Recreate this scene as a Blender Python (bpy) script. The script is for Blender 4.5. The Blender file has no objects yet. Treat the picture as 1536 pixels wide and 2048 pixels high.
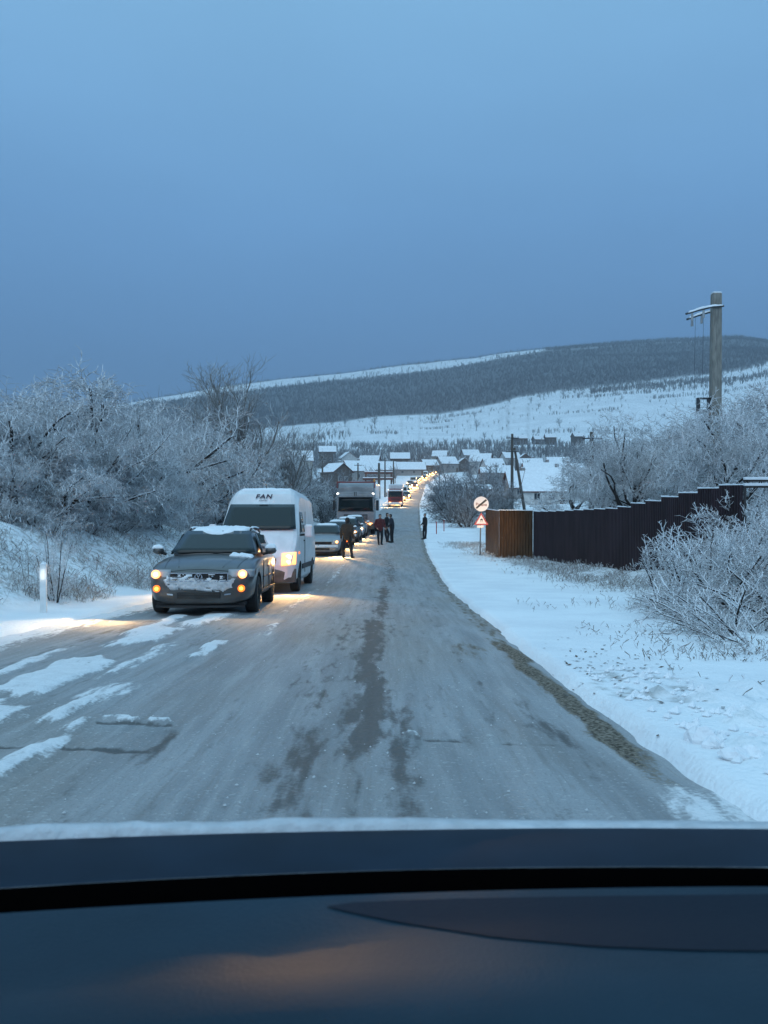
import bpy, bmesh, math, random
import numpy as np
from mathutils import Vector, Matrix

# ------------------------------------------------------------------ camera, world, sun, exposure
scene = bpy.context.scene
COL = scene.collection
CZ = 1.15                                   # camera height above the road under it
F = 1700.0                                  # focal length in photo pixels, photo 1536 x 2048
HR = 985.0                                  # photo row of eye level
cam_d = bpy.data.cameras.new("camera")
cam_d.sensor_fit = 'VERTICAL'; cam_d.sensor_height = 36.0
cam_d.lens = F / 2048 * 36.0
cam_d.clip_start = 0.05; cam_d.clip_end = 6000
cam_d.dof.use_dof = True; cam_d.dof.focus_distance = 24.0; cam_d.dof.aperture_fstop = 9.0
cam = bpy.data.objects.new("camera", cam_d); COL.objects.link(cam)
cam.location = (0, 0, CZ)
cam.rotation_euler = (math.radians(90) - math.atan((1024 - HR) / F), 0, 0)
scene.camera = cam

world = bpy.data.worlds.new("World"); scene.world = world; world.use_nodes = True
wn = world.node_tree.nodes; wl = world.node_tree.links; wn.clear()
SUN_EL, SUN_AZ = math.radians(38), math.radians(200)
def _w(t, **k):
    n = wn.new(t)
    for a, b in k.items(): setattr(n, a, b)
    return n
out = _w('ShaderNodeOutputWorld'); bg = _w('ShaderNodeBackground')
tc = _w('ShaderNodeTexCoord'); sep = _w('ShaderNodeSeparateXYZ')
ramp = _w('ShaderNodeValToRGB')
# overcast dusk: dim near the horizon, brighter towards the zenith, the same all round
pts = [(0.0, (.052, .132, .295)), (.12, (.057, .146, .323)), (.30, (.107, .250, .468)),
       (.50, (.172, .366, .585)), (1.0, (.42, .79, 1.06))]
cr = ramp.color_ramp
cr.elements[0].position = 0; cr.elements[1].position = 1
for p, c in pts[1:-1]: cr.elements.new(p)
for e, (p, c) in zip(cr.elements, pts): e.position = p; e.color = (*c, 1)
noi = _w('ShaderNodeTexNoise'); noi.inputs['Scale'].default_value = 1.6; noi.inputs['Detail'].default_value = 3
mp = _w('ShaderNodeMapping'); mp.inputs['Scale'].default_value = (1, 1, 3)
mr = _w('ShaderNodeMapRange'); mr.inputs['From Min'].default_value = .3; mr.inputs['From Max'].default_value = .7
mr.inputs['To Min'].default_value = .94; mr.inputs['To Max'].default_value = 1.07
mul = _w('ShaderNodeVectorMath', operation='SCALE')
sky = _w('ShaderNodeTexSky'); sky.sky_type = 'NISHITA'; sky.sun_disc = False
sky.sun_elevation = SUN_EL; sky.sun_rotation = SUN_AZ
skym = _w('ShaderNodeVectorMath', operation='SCALE'); skym.inputs['Scale'].default_value = .10
mix = _w('ShaderNodeMix', data_type='RGBA'); mix.inputs['Factor'].default_value = .06
wl.new(tc.outputs['Generated'], sep.inputs[0]); wl.new(sep.outputs['Z'], ramp.inputs[0])
wl.new(tc.outputs['Generated'], mp.inputs['Vector']); wl.new(mp.outputs[0], noi.inputs['Vector'])
wl.new(noi.outputs[0], mr.inputs['Value'])
wl.new(ramp.outputs[0], mul.inputs[0]); wl.new(mr.outputs[0], mul.inputs['Scale'])
wl.new(sky.outputs[0], skym.inputs[0])
wl.new(mul.outputs[0], mix.inputs['A']); wl.new(skym.outputs[0], mix.inputs['B'])
wl.new(mix.outputs['Result'], bg.inputs['Color']); bg.inputs['Strength'].default_value = 1.0
wl.new(bg.outputs[0], out.inputs['Surface'])

sun_d = bpy.data.lights.new("sun", 'SUN'); sun_d.energy = .6; sun_d.angle = math.radians(60)
sun_d.color = (.84, .95, 1.0)
sun = bpy.data.objects.new("sun", sun_d); COL.objects.link(sun)
sun.rotation_euler = (math.radians(52), 0, math.radians(-20))

scene.view_settings.view_transform = 'Standard'; scene.view_settings.look = 'None'
scene.view_settings.exposure = 0.46; scene.view_settings.gamma = 1.0
scene.view_settings.use_curve_mapping = False
cy = scene.cycles
cy.max_bounces = 6; cy.diffuse_bounces = 3; cy.glossy_bounces = 3; cy.transmission_bounces = 4
cy.transparent_max_bounces = 6; cy.volume_bounces = 0
cy.caustics_reflective = False; cy.caustics_refractive = False
cy.sample_clamp_indirect = 4.0; cy.use_denoising = True

rnd = random.Random(7); rng = np.random.default_rng(7)

# ------------------------------------------------------------------ helpers
def P(px, row, y):
    "point that the photo shows at (px,row), at depth y"
    return Vector(((px - 768) / F * y, y, CZ + (HR - row) / F * y))

def tag(o, label=None, cat=None, group=None, kind=None):
    if label: o['label'] = label
    if cat: o['category'] = cat
    if group: o['group'] = group
    if kind: o['kind'] = kind
    return o

def empty(name, loc=(0, 0, 0), rz=0.0, parent=None):
    o = bpy.data.objects.new(name, None); COL.objects.link(o)
    o.location = loc; o.rotation_euler = (0, 0, rz); o.empty_display_size = .2
    if parent: o.parent = parent
    return o

def link(name, me, parent=None, loc=None, rz=None):
    o = bpy.data.objects.new(name, me); COL.objects.link(o)
    if parent: o.parent = parent
    if loc is not None: o.location = loc
    if rz is not None: o.rotation_euler = (0, 0, rz)
    return o

def fast_mesh(name, V, Q, mat=None, smooth=False):
    "mesh from numpy verts (n,3) and faces (m,3|4)"
    V = np.asarray(V, np.float32); Q = np.asarray(Q, np.int32)
    me = bpy.data.meshes.new(name)
    me.vertices.add(len(V)); me.vertices.foreach_set('co', V.ravel())
    k = Q.shape[1]
    me.loops.add(Q.size); me.loops.foreach_set('vertex_index', Q.ravel())
    me.polygons.add(len(Q))
    me.polygons.foreach_set('loop_start', np.arange(0, Q.size, k, dtype=np.int32))
    if smooth: me.polygons.foreach_set('use_smooth', np.ones(len(Q), bool))
    me.update(calc_edges=True)
    if mat: me.materials.append(mat)
    return me

class MB:
    def __init__(s): s.v = []; s.f = []
    def add(s, vs, fs):
        b = len(s.v); s.v += [tuple(v) for v in vs]; s.f += [tuple(i + b for i in f) for f in fs]; return s
    def box(s, c, d, m=None):
        x, y, z = c; a, b, e = d[0] / 2, d[1] / 2, d[2] / 2
        vs = [Vector((x + i * a, y + j * b, z + k * e)) for i in (-1, 1) for j in (-1, 1) for k in (-1, 1)]
        if m: vs = [m @ v for v in vs]
        return s.add(vs, [(0, 1, 3, 2), (4, 6, 7, 5), (0, 4, 5, 1), (2, 3, 7, 6), (0, 2, 6, 4), (1, 5, 7, 3)])
    def loft(s, rings, cap=True, closed=True):
        n = len(rings[0]); vs = [p for r in rings for p in r]; fs = []
        for i in range(len(rings) - 1):
            for j in range(n if closed else n - 1):
                k = (j + 1) % n
                fs.append((i * n + j, i * n + k, (i + 1) * n + k, (i + 1) * n + j))
        if cap and closed:
            fs.append(tuple(range(n - 1, -1, -1))); b = (len(rings) - 1) * n
            fs.append(tuple(range(b, b + n)))
        return s.add(vs, fs)
    def tube(s, pts, rad, n=8, cap=True):
        pts = [Vector(p) for p in pts]
        if not hasattr(rad, '__len__'): rad = [rad] * len(pts)
        rings = []; up = None
        for i, p in enumerate(pts):
            d = (pts[min(i + 1, len(pts) - 1)] - pts[max(i - 1, 0)]).normalized()
            if up is None or abs(up.dot(d)) > .95: up = Vector((0, 0, 1)) if abs(d.z) < .9 else Vector((1, 0, 0))
            a = d.cross(up).normalized(); b = d.cross(a)
            rings.append([p + (a * math.cos(t) + b * math.sin(t)) * rad[i] for t in [2 * math.pi * q / n for q in range(n)]])
        return s.loft(rings, cap)
    def disc(s, c, r, axis='y', n=20, th=.01, r2=None):
        "short cylinder, axis x|y|z"
        c = Vector(c); r2 = r2 or r
        e = {'x': Vector((1, 0, 0)), 'y': Vector((0, 1, 0)), 'z': Vector((0, 0, 1))}[axis]
        a = Vector((0, 0, 1)) if axis != 'z' else Vector((1, 0, 0)); b = e.cross(a)
        return s.loft([[c + e * t + (a * math.cos(2 * math.pi * q / n) + b * math.sin(2 * math.pi * q / n)) * rr for q in range(n)]
                       for t, rr in ((-th / 2, r), (th / 2, r2))])
    def ring(s, c, r, w, axis='y', n=24, th=.02):
        c = Vector(c); e = {'x': Vector((1, 0, 0)), 'y': Vector((0, 1, 0))}[axis]
        a = Vector((0, 0, 1)); b = e.cross(a); rings = []
        for q in range(n + 1):
            t = 2 * math.pi * q / n; d = a * math.cos(t) + b * math.sin(t)
            rings.append([c + d * (r - w) - e * th / 2, c + d * r - e * th / 2, c + d * r + e * th / 2, c + d * (r - w) + e * th / 2])
        return s.loft(rings, cap=False)
    def grid(s, nu, nv, fn):
        vs = [fn(i / nu, j / nv) for i in range(nu + 1) for j in range(nv + 1)]
        return s.add(vs, [(i * (nv + 1) + j, i * (nv + 1) + j + 1, (i + 1) * (nv + 1) + j + 1, (i + 1) * (nv + 1) + j)
                          for i in range(nu) for j in range(nv)])
    def build(s, name, mat, parent=None, smooth=False, loc=None, rz=None, bevel=0, sub=0, solid=0):
        me = bpy.data.meshes.new(name); me.from_pydata([tuple(v) for v in s.v], [], s.f)
        bm = bmesh.new(); bm.from_mesh(me); bmesh.ops.recalc_face_normals(bm, faces=bm.faces); bm.to_mesh(me); bm.free()
        if mat: me.materials.append(mat)
        if smooth: me.polygons.foreach_set('use_smooth', [True] * len(me.polygons))
        o = link(name, me, parent, loc, rz)
        if solid: m = o.modifiers.new('s', 'SOLIDIFY'); m.thickness = solid; m.offset = -1
        if bevel: m = o.modifiers.new('b', 'BEVEL'); m.width = bevel; m.segments = 2; m.limit_method = 'ANGLE'
        if sub: m = o.modifiers.new('u', 'SUBSURF'); m.levels = sub; m.render_levels = sub
        return o

def copy_tree(o, parent=None):
    c = o.copy(); COL.objects.link(c); c.parent = parent
    for ch in list(o.children):
        copy_tree(ch, c)
    return c

# value noise for layout masks
def vnoise(x, y, seed=0):
    x = np.asarray(x, float); y = np.asarray(y, float)
    xi = np.floor(x).astype(np.int64); yi = np.floor(y).astype(np.int64); fx = x - xi; fy = y - yi
    fx = fx * fx * (3 - 2 * fx); fy = fy * fy * (3 - 2 * fy)
    def h(a, b):
        n = (a * 374761393 + b * 668265263 + seed * 982451653) & 0x7fffffff
        n = ((n ^ (n >> 13)) * 1274126177) & 0x7fffffff
        n = (n ^ (n >> 16)) & 0xffff
        return n / 65535.0
    return (h(xi, yi) * (1 - fx) + h(xi + 1, yi) * fx) * (1 - fy) + (h(xi, yi + 1) * (1 - fx) + h(xi + 1, yi + 1) * fx) * fy
def fbm(x, y, seed=0, o=4):
    v = 0; a = .5; t = 0
    for i in range(o):
        v = v + a * vnoise(np.asarray(x) * 2 ** i, np.asarray(y) * 2 ** i, seed + i); t += a; a *= .5
    return v / t
def sstep(a, b, x):
    t = np.clip((np.asarray(x, float) - a) / (b - a), 0, 1); return t * t * (3 - 2 * t)

# ------------------------------------------------------------------ materials
def M(name, col, rough=.6, metal=0, var=0, vscale=8, col2=None, bump=0, bscale=60, emit=None, es=0, coat=0, spec=.5, detail=4, stretch=None):
    m = bpy.data.materials.new(name); m.use_nodes = True
    n = m.node_tree.nodes; l = m.node_tree.links; b = n['Principled BSDF']
    b.inputs['Base Color'].default_value = (*col, 1); b.inputs['Roughness'].default_value = rough
    b.inputs['Metallic'].default_value = metal; b.inputs['Specular IOR Level'].default_value = spec
    if coat: b.inputs['Coat Weight'].default_value = coat; b.inputs['Coat Roughness'].default_value = .06
    if emit:
        b.inputs['Emission Color'].default_value = (*emit, 1); b.inputs['Emission Strength'].default_value = es
    t = n.new('ShaderNodeTexCoord')
    src = t.outputs['Object']
    if stretch:
        mp = n.new('ShaderNodeMapping'); mp.inputs['Scale'].default_value = stretch
        l.new(src, mp.inputs['Vector']); src = mp.outputs[0]
    if var or col2:
        x = n.new('ShaderNodeTexNoise'); x.inputs['Scale'].default_value = vscale; x.inputs['Detail'].default_value = detail
        l.new(src, x.inputs['Vector'])
        r = n.new('ShaderNodeMapRange'); r.inputs['From Min'].default_value = .35; r.inputs['From Max'].default_value = .65
        l.new(x.outputs[0], r.inputs['Value'])
        mx = n.new('ShaderNodeMix'); mx.data_type = 'RGBA'
        c2 = col2 or tuple(min(1, c * (1 + var)) for c in col); c1 = col if col2 else tuple(c * (1 - var) for c in col)
        mx.inputs['A'].default_value = (*c1, 1); mx.inputs['B'].default_value = (*c2, 1)
        l.new(r.outputs[0], mx.inputs['Factor']); l.new(mx.outputs['Result'], b.inputs['Base Color'])
    if bump:
        x = n.new('ShaderNodeTexNoise'); x.inputs['Scale'].default_value = bscale; x.inputs['Detail'].default_value = 5
        l.new(src, x.inputs['Vector'])
        bp = n.new('ShaderNodeBump'); bp.inputs['Strength'].default_value = bump; bp.inputs['Distance'].default_value = .02
        l.new(x.outputs[0], bp.inputs['Height']); l.new(bp.outputs[0], b.inputs['Normal'])
    return m

def snowy(name, bark, snow=(.74, .77, .80), lo=-.15, hi=.45, bark2=None, nz=.5, nscale=3):
    "bark with snow lying on whatever faces up"
    m = bpy.data.materials.new(name); m.use_nodes = True
    n = m.node_tree.nodes; l = m.node_tree.links; b = n['Principled BSDF']; b.inputs['Roughness'].default_value = .8
    b.inputs['Specular IOR Level'].default_value = .2
    g = n.new('ShaderNodeNewGeometry'); s = n.new('ShaderNodeSeparateXYZ'); l.new(g.outputs['Normal'], s.inputs[0])
    x = n.new('ShaderNodeTexNoise'); x.inputs['Scale'].default_value = nscale; x.inputs['Detail'].default_value = 3
    l.new(g.outputs['Position'], x.inputs['Vector'])
    a = n.new('ShaderNodeMath'); a.operation = 'MULTIPLY_ADD'; a.inputs[1].default_value = nz; l.new(x.outputs[0], a.inputs[0])
    l.new(s.outputs['Z'], a.inputs[2])
    r = n.new('ShaderNodeMapRange'); r.interpolation_type = 'SMOOTHSTEP'
    r.inputs['From Min'].default_value = lo + nz / 2; r.inputs['From Max'].default_value = hi + nz / 2
    l.new(a.outputs[0], r.inputs['Value'])
    mx = n.new('ShaderNodeMix'); mx.data_type = 'RGBA'
    mx.inputs['A'].default_value = (*bark, 1); mx.inputs['B'].default_value = (*snow, 1)
    if bark2:
        m2 = n.new('ShaderNodeMix'); m2.data_type = 'RGBA'; m2.inputs['A'].default_value = (*bark, 1); m2.inputs['B'].default_value = (*bark2, 1)
        oi = n.new('ShaderNodeObjectInfo'); l.new(oi.outputs['Random'], m2.inputs['Factor']); l.new(m2.outputs['Result'], mx.inputs['A'])
    l.new(r.outputs[0], mx.inputs['Factor']); l.new(mx.outputs['Result'], b.inputs['Base Color'])
    return m

m_snow = M('snow', (.80, .82, .84), .75, var=.05, vscale=1.3, bump=.5, bscale=9, spec=.25)
m_snowcap = M('snow_cap', (.82, .84, .86), .75, var=.04, vscale=6, bump=.6, bscale=30, spec=.25)
m_bark = snowy('bark', (.035, .030, .028), lo=.25, hi=.75)
m_twig = snowy('frosted_twig', (.25, .25, .255), snow=(.84, .86, .88), lo=-.95, hi=.25, bark2=(.13, .128, .126), nz=1.1, nscale=1.1)
m_twig_dark = snowy('bare_twig', (.19, .175, .16), lo=-.1, hi=.8)
m_twig_grey = snowy('grey_twig', (.10, .10, .105), snow=(.55, .58, .61), lo=-.25, hi=.75, bark2=(.07, .068, .066), nz=.9, nscale=1.3)
m_far = snowy('far_twig', (.10, .105, .11), snow=(.50, .53, .56), lo=-.3, hi=.8)
m_weed = snowy('weed', (.15, .115, .085), lo=-.35, hi=.5, nz=.9, nscale=2.0)
m_black = M('black_plastic', (.012, .012, .013), .55)
m_rubber = M('rubber', (.015, .015, .016), .8, bump=.3, bscale=80)
m_chrome = M('chrome', (.55, .56, .58), .22, 1)
m_glass = M('tinted_glass', (.010, .017, .018), .05, spec=.38)
m_paint_grey = M('grey_paint', (.055, .053, .050), .34, var=.22, vscale=3, coat=.6)
m_paint_white = M('white_paint', (.70, .70, .70), .42, var=.09, vscale=2.5, coat=.2)
m_paint_silver = M('silver_paint', (.30, .31, .32), .35, .5, var=.1, vscale=3, coat=.3)
m_paint_dark = M('dark_paint', (.03, .032, .038), .35, var=.2, vscale=3, coat=.4)
m_paint_red = M('red_paint', (.19, .018, .018), .4, var=.15, vscale=3, coat=.3)
m_paint_blue = M('blue_paint', (.05, .07, .11), .35, var=.15, vscale=3, coat=.3)
m_grime = M('grimy_plastic', (.045, .043, .04), .8, col2=(.10, .095, .085), vscale=5)
m_lamp = M('lamp_bulb', (1, .8, .5), .3, emit=(1, .56, .19), es=3.4)
m_lamp_far = M('far_lamp_bulb', (1, .8, .5), .3, emit=(1, .52, .15), es=45)
m_amber_far = M('far_amber_bulb', (1, .4, .05), .3, emit=(1, .36, .05), es=25)
m_lens_halo = M('lamp_lens_halo', (.5, .45, .4), .15, emit=(1, .36, .07), es=1.9)  # orange glow put into the lens for the halo round lit lamps
m_lens_off = M('lamp_glass', (.35, .35, .36), .12, spec=.8)
m_amber = M('amber_bulb', (1, .4, .05), .3, emit=(1, .34, .05), es=3.5)
m_amber_lens = M('amber_lens', (.7, .2, .03), .2, emit=(1, .16, .015), es=1.5)
m_white_lamp = M('white_lamp', (1, 1, 1), .3, emit=(1, .93, .8), es=4)
m_tail = M('tail_lamp', (.6, .02, .02), .25, emit=(1, .03, .02), es=3)

# ------------------------------------------------------------------ road line and terrain height
def _curve(kx, ky, k=9):
    xs = np.arange(-40, 2600, 1.0); v = np.interp(xs, kx, ky)
    lo = kx[0]; v = np.where(xs < lo, ky[0] + (xs - lo) * (ky[1] - ky[0]) / (kx[1] - kx[0]), v)
    ker = np.hanning(k + 2)[1:-1]; ker /= ker.sum()
    w = np.convolve(np.pad(v, k // 2, mode='edge'), ker, 'valid')
    return lambda q: np.interp(q, xs, w)
_drop = _curve([0, 24, 40, 56, 90, 147, 190, 250, 420, 500], [1.15, 2.66, 3.0, 3.08, 3.02, 2.5, .70, -2.2, -9.9, -13.5], 11)
def road_z(y): return CZ - _drop(y)
xr = _curve([0, 10, 20, 42, 80, 155, 250, 420, 500], [1.42, 1.40, 1.55, 2.0, 3.3, 6.3, 12.0, 29.0, 38], 11)   # right road edge
ROAD_W = 6.05
def heading(y): return math.atan2(float(xr(y + 2) - xr(y - 2)), 4.0)

U = np.array([-900, -300, 0, 250, 310, 400, 560, 640, 700, 740, 880, 950, 1000, 1040, 1090, 1150, 1250, 1330, 1410, 1470, 1536, 1900, 2600])
R_RIDGE = np.array([870, 850, 822, 806, 796, 782, 758, 750, 744, 740, 723, 715, 708, 704, 699, 692, 684, 680, 677, 674, 684, 715, 760])
R_FT = np.array([880, 860, 832, 816, 806, 796, 775, 764, 757, 752, 738, 727, 718, 711, 702, 696, 688, 684, 681, 678, 688, 720, 765])
R_FB = np.array([905, 900, 885, 872, 868, 864, 853, 847, 841, 837, 828, 815, 805, 792, 784, 776, 765, 757, 750, 738, 722, 745, 790])
def far_z(x, y):
    u = x / np.maximum(y, 1) * F + 768
    z420 = CZ + 9.9
    def zz(rows, d): return CZ + (HR - np.interp(u, U, rows)) / F * d
    ks = [(420, np.full_like(u, z420)), (640, CZ + (HR - 890) / F * 640 + 0 * u), (1000, zz(R_FB, 1000)), (1500, zz(R_FT, 1500)),
          (1700, zz(R_RIDGE, 1700)), (2600, zz(R_RIDGE, 1700) - 120)]
    o = ks[0][1].copy()
    for (a, za), (b, zb) in zip(ks, ks[1:]):
        t = np.clip((y - a) / (b - a), 0, 1); o = np.where(y >= a, za + (zb - za) * t, o)
    return o
def edge_r(y): return .03 + .16 * (fbm(np.asarray(y) * .55, 3.3 + 0 * np.asarray(y), 5) - .5) + .05 * (vnoise(np.asarray(y) * 3, 0 * np.asarray(y), 9) - .5)
def edge_l(y): return -ROAD_W + .35 * (fbm(np.asarray(y) * .3, 1.3 + 0 * np.asarray(y), 6) - .5)
def G(x, y, raw=False):
    x = np.asarray(x, float); y = np.asarray(y, float)
    base = road_z(y); s = x - xr(y)
    near = 1 - sstep(95, 170, y)
    r = np.maximum(s, 0)
    rise = (.55 * sstep(4.2, 7.2, r) + .05 * np.maximum(r - 6.5, 0)) * near + (.9 * sstep(10, 60, r)) * (1 - near)
    lf = np.maximum(-ROAD_W - s, 0)
    B = np.interp(y, [0, 12, 25, 40, 60, 90], [1.7, 1.9, 1.7, 1.2, .8, .45])
    rise = rise + (B * sstep(1.0, 4.8, lf) + .07 * np.maximum(lf - 4.8, 0)) * near + (3.5 * sstep(12, 80, lf)) * (1 - near)
    z = base + rise
    z = np.where(y > 420, far_z(x, y), z)
    return z
def ground(x, y): return float(G(np.array([x]), np.array([y]))[0])

def ground_full(x, y):
    z = G(x, y); s = x - xr(y)
    out_r = sstep(0, .22, s - edge_r(y)); out_l = sstep(0, .35, -(s - edge_l(y)))
    o = np.maximum(out_r, out_l)
    off = np.maximum(sstep(.3, 2.5, s), sstep(.6, 3, -ROAD_W - s))
    bump = (.06 * (fbm(x * 1.1, y * 1.1, 21) - .5) + .035 * (fbm(x * 5, y * 5, 22, 3) - .5)) * (.35 + .65 * off)
    bank = sstep(1.4, 3, -ROAD_W - s) * (1 - sstep(60, 110, y))
    bump = bump + bank * (.35 * (fbm(x * .9, y * .9, 23) - .5) + .14 * (fbm(x * 3.1, y * 3.1, 24, 2) - .5))
    rough_r = sstep(3.0, 5.5, s) * (1 - sstep(60, 110, y)); bump = bump + rough_r * .22 * (fbm(x * 1.3, y * 1.3, 25) - .5)
    # thrown-up lumps by the road edge close to the car
    lump = sstep(.35, .6, s) * (1 - sstep(1.2, 2.2, s)) * (1 - sstep(5.5, 8, y)) * np.maximum(fbm(x * 4, y * 4, 31, 3) - .5, 0) * .45
    return np.where(y > 420, z, z - .12 + o * (.12 + .05) + o * (bump + lump))

# near ground: columns in s, dense at the road edges
def spaced(a, b, first, grow, n_max=400):
    v = [a]; d = first
    while abs(v[-1] - a) < abs(b - a) and len(v) < n_max:
        v.append(v[-1] + (d if b > a else -d)); d *= grow
    return v
scol = sorted(set([round(q, 4) for q in spaced(.12, 110, .055, 1.035) + spaced(.12, -.5, .06, 1.2) + spaced(-ROAD_W - .1, -120, .07, 1.035) + spaced(-ROAD_W - .1, -ROAD_W + .7, .08, 1.2)]))
scol = np.array(scol); yrow = [-6.0]
while yrow[-1] < 300: yrow.append(yrow[-1] + max(.09, abs(yrow[-1]) * .012))
yrow = np.array(yrow)
YY, SS = np.meshgrid(yrow, scol, indexing='ij')
SSx = SS * np.where(np.abs(SS) > 10, 1, 1)
XX = xr(YY) + SSx
ZZ = ground_full(XX, YY)
def grid_faces(a, b):
    i = np.arange(a - 1)[:, None] * b + np.arange(b - 1)[None, :]; i = i.ravel()
    return np.stack([i, i + 1, i + b + 1, i + b], 1)
V = np.stack([XX, YY, ZZ], -1).reshape(-1, 3)
g_me = fast_mesh('ground', V, grid_faces(len(yrow), len(scol))[:, ::-1], None, True)

def attr_mix(name, spec, rough0=.75):
    "material from vertex-colour masks: base + [(channel, colour)] with noise-broken edges"
    m = bpy.data.materials.new(name); m.use_nodes = True
    n = m.node_tree.nodes; l = m.node_tree.links; b = n['Principled BSDF']
    at = n.new('ShaderNodeAttribute'); at.attribute_name = 'mask'
    sp = n.new('ShaderNodeSeparateColor'); l.new(at.outputs['Color'], sp.inputs[0])
    g = n.new('ShaderNodeNewGeometry')
    return m, n, l, b, sp, g
def noise(n, l, vec, scale, detail=4, dist=0.0, stretch=None):
    if stretch:
        mp = n.new('ShaderNodeMapping'); mp.inputs['Scale'].default_value = stretch; l.new(vec, mp.inputs['Vector']); vec = mp.outputs[0]
    x = n.new('ShaderNodeTexNoise'); x.inputs['Scale'].default_value = scale; x.inputs['Detail'].default_value = detail
    x.inputs['Distortion'].default_value = dist; l.new(vec, x.inputs['Vector']); return x.outputs[0]
def rmap(n, l, v, a, b, c=0, d=1):
    r = n.new('ShaderNodeMapRange'); r.interpolation_type = 'SMOOTHSTEP'
    for k, q in zip(('From Min', 'From Max', 'To Min', 'To Max'), (a, b, c, d)): r.inputs[k].default_value = q
    l.new(v, r.inputs['Value']); return r.outputs[0]
def cmix(n, l, f, a, b):
    m = n.new('ShaderNodeMix'); m.data_type = 'RGBA'
    for k, q in (('A', a), ('B', b)):
        if isinstance(q, tuple): m.inputs[k].default_value = (*q, 1)
        else: l.new(q, m.inputs[k])
    if isinstance(f, float): m.inputs['Factor'].default_value = f
    else: l.new(f, m.inputs['Factor'])
    return m.outputs['Result']
def mth(n, l, op, a, b):
    m = n.new('ShaderNodeMath'); m.operation = op
    for i, q in enumerate((a, b)):
        if isinstance(q, (int, float)): m.inputs[i].default_value = q
        else: l.new(q, m.inputs[i])
    return m.outputs[0]

# ground: snow; mask R = dead grass showing through, G = leaf litter/dirt
s_ = SS; yy_ = YY
bank = sstep(1.2, 2.6, -ROAD_W - s_) * (1 - sstep(70, 120, yy_))
right_rough = sstep(3.0, 5.0, s_) * (1 - sstep(70, 120, yy_))
Rm = np.clip(bank * .62 + right_rough * .55, 0, 1)
edge_d = s_ - edge_r(yy_)
Gm = (1 - sstep(.0, .11, edge_d - .10 * (fbm(XX * 6, YY * 3, 43) - .5))) * (s_ > -1) * (.25 + .6 * sstep(11.5, 8, yy_) * sstep(4.2, 5, yy_))
Gm = np.maximum(Gm, .55 * (1 - sstep(.0, .25, np.hypot((s_ - .62) / .5, (yy_ - 6.6) / 1.2) - .6)) * (fbm(XX * 9, YY * 9, 41) > .56))
ca = g_me.color_attributes.new('mask', 'FLOAT_COLOR', 'POINT')
ca.data.foreach_set('color', np.stack([Rm, Gm, 0 * Rm, 1 + 0 * Rm], -1).astype(np.float32).ravel())
m_ground, n, l, b, sp, g = attr_mix('snowy_ground', None)
pos = g.outputs['Position']
n1 = noise(n, l, pos, 5.5, 5); n2 = noise(n, l, pos, 22, 4); n3 = noise(n, l, pos, .8, 3)
gr = rmap(n, l, mth(n, l, 'ADD', mth(n, l, 'MULTIPLY', n1, .6), mth(n, l, 'MULTIPLY', n2, .4)), .46, .60)
gr = mth(n, l, 'MULTIPLY', gr, sp.outputs[0])
snowc = cmix(n, l, rmap(n, l, n3, .35, .65), (.77, .79, .81), (.85, .87, .88))
grassc = cmix(n, l, n2, (.16, .12, .085), (.24, .20, .15))
c = cmix(n, l, gr, snowc, grassc)
dirt = cmix(n, l, n2, (.10, .085, .065), (.20, .175, .14))
c = cmix(n, l, mth(n, l, 'MULTIPLY', sp.outputs[1], rmap(n, l, n2, .35, .6, .45, 1.0)), c, dirt)
l.new(c, b.inputs['Base Color']); b.inputs['Roughness'].default_value = .8; b.inputs['Specular IOR Level'].default_value = .2
bp = n.new('ShaderNodeBump'); bp.inputs['Strength'].default_value = .55; bp.inputs['Distance'].default_value = .05
l.new(mth(n, l, 'ADD', n1, mth(n, l, 'MULTIPLY', n2, .5)), bp.inputs['Height']); l.new(bp.outputs[0], b.inputs['Normal'])
g_me.materials.append(m_ground)
o = link('ground', g_me); tag(o, 'snow-covered verge and bank either side of the road', None, None, 'structure')

# ------------------------------------------------------------------ road
rs = np.arange(-ROAD_W - .25, .30, .04); ry = [1.2]
while ry[-1] < 440: ry.append(ry[-1] + max(.035, ry[-1] * .0115))
ry = np.array(ry)
RY, RS = np.meshgrid(ry, rs, indexing='ij'); RX = xr(RY) + RS
def streak(xc, w, y0, y1, soft=.05, ysoft=.4, seed=0, wob=.09):
    soft = soft * 1.5 + .03
    "strip parallel to the road round world x=xc between y0 and y1"
    c = xc + wob * (fbm(RY * .8, 0 * RY + seed, 50 + seed) - .5) * 2
    d = np.abs(RX - c) - w / 2 * (.55 + .8 * fbm(RY * 1.3, 0 * RY + 7.7, 60 + seed)) + .16 * (fbm(RX * 5, RY * 2.2, 70 + seed) - .5)
    y0 = y0 + .5 * (fbm(RX * 3.1, 0 * RX, 75 + seed) - .5); y1 = y1 + .8 * (fbm(RX * 3.1, 0 * RX, 95 + seed) - .5)
    return (1 - sstep(-soft, soft, d)) * sstep(y0 - ysoft, y0 + ysoft, RY) * (1 - sstep(y1 - ysoft, y1 + ysoft, RY))
snow_m = np.zeros_like(RX)
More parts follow.
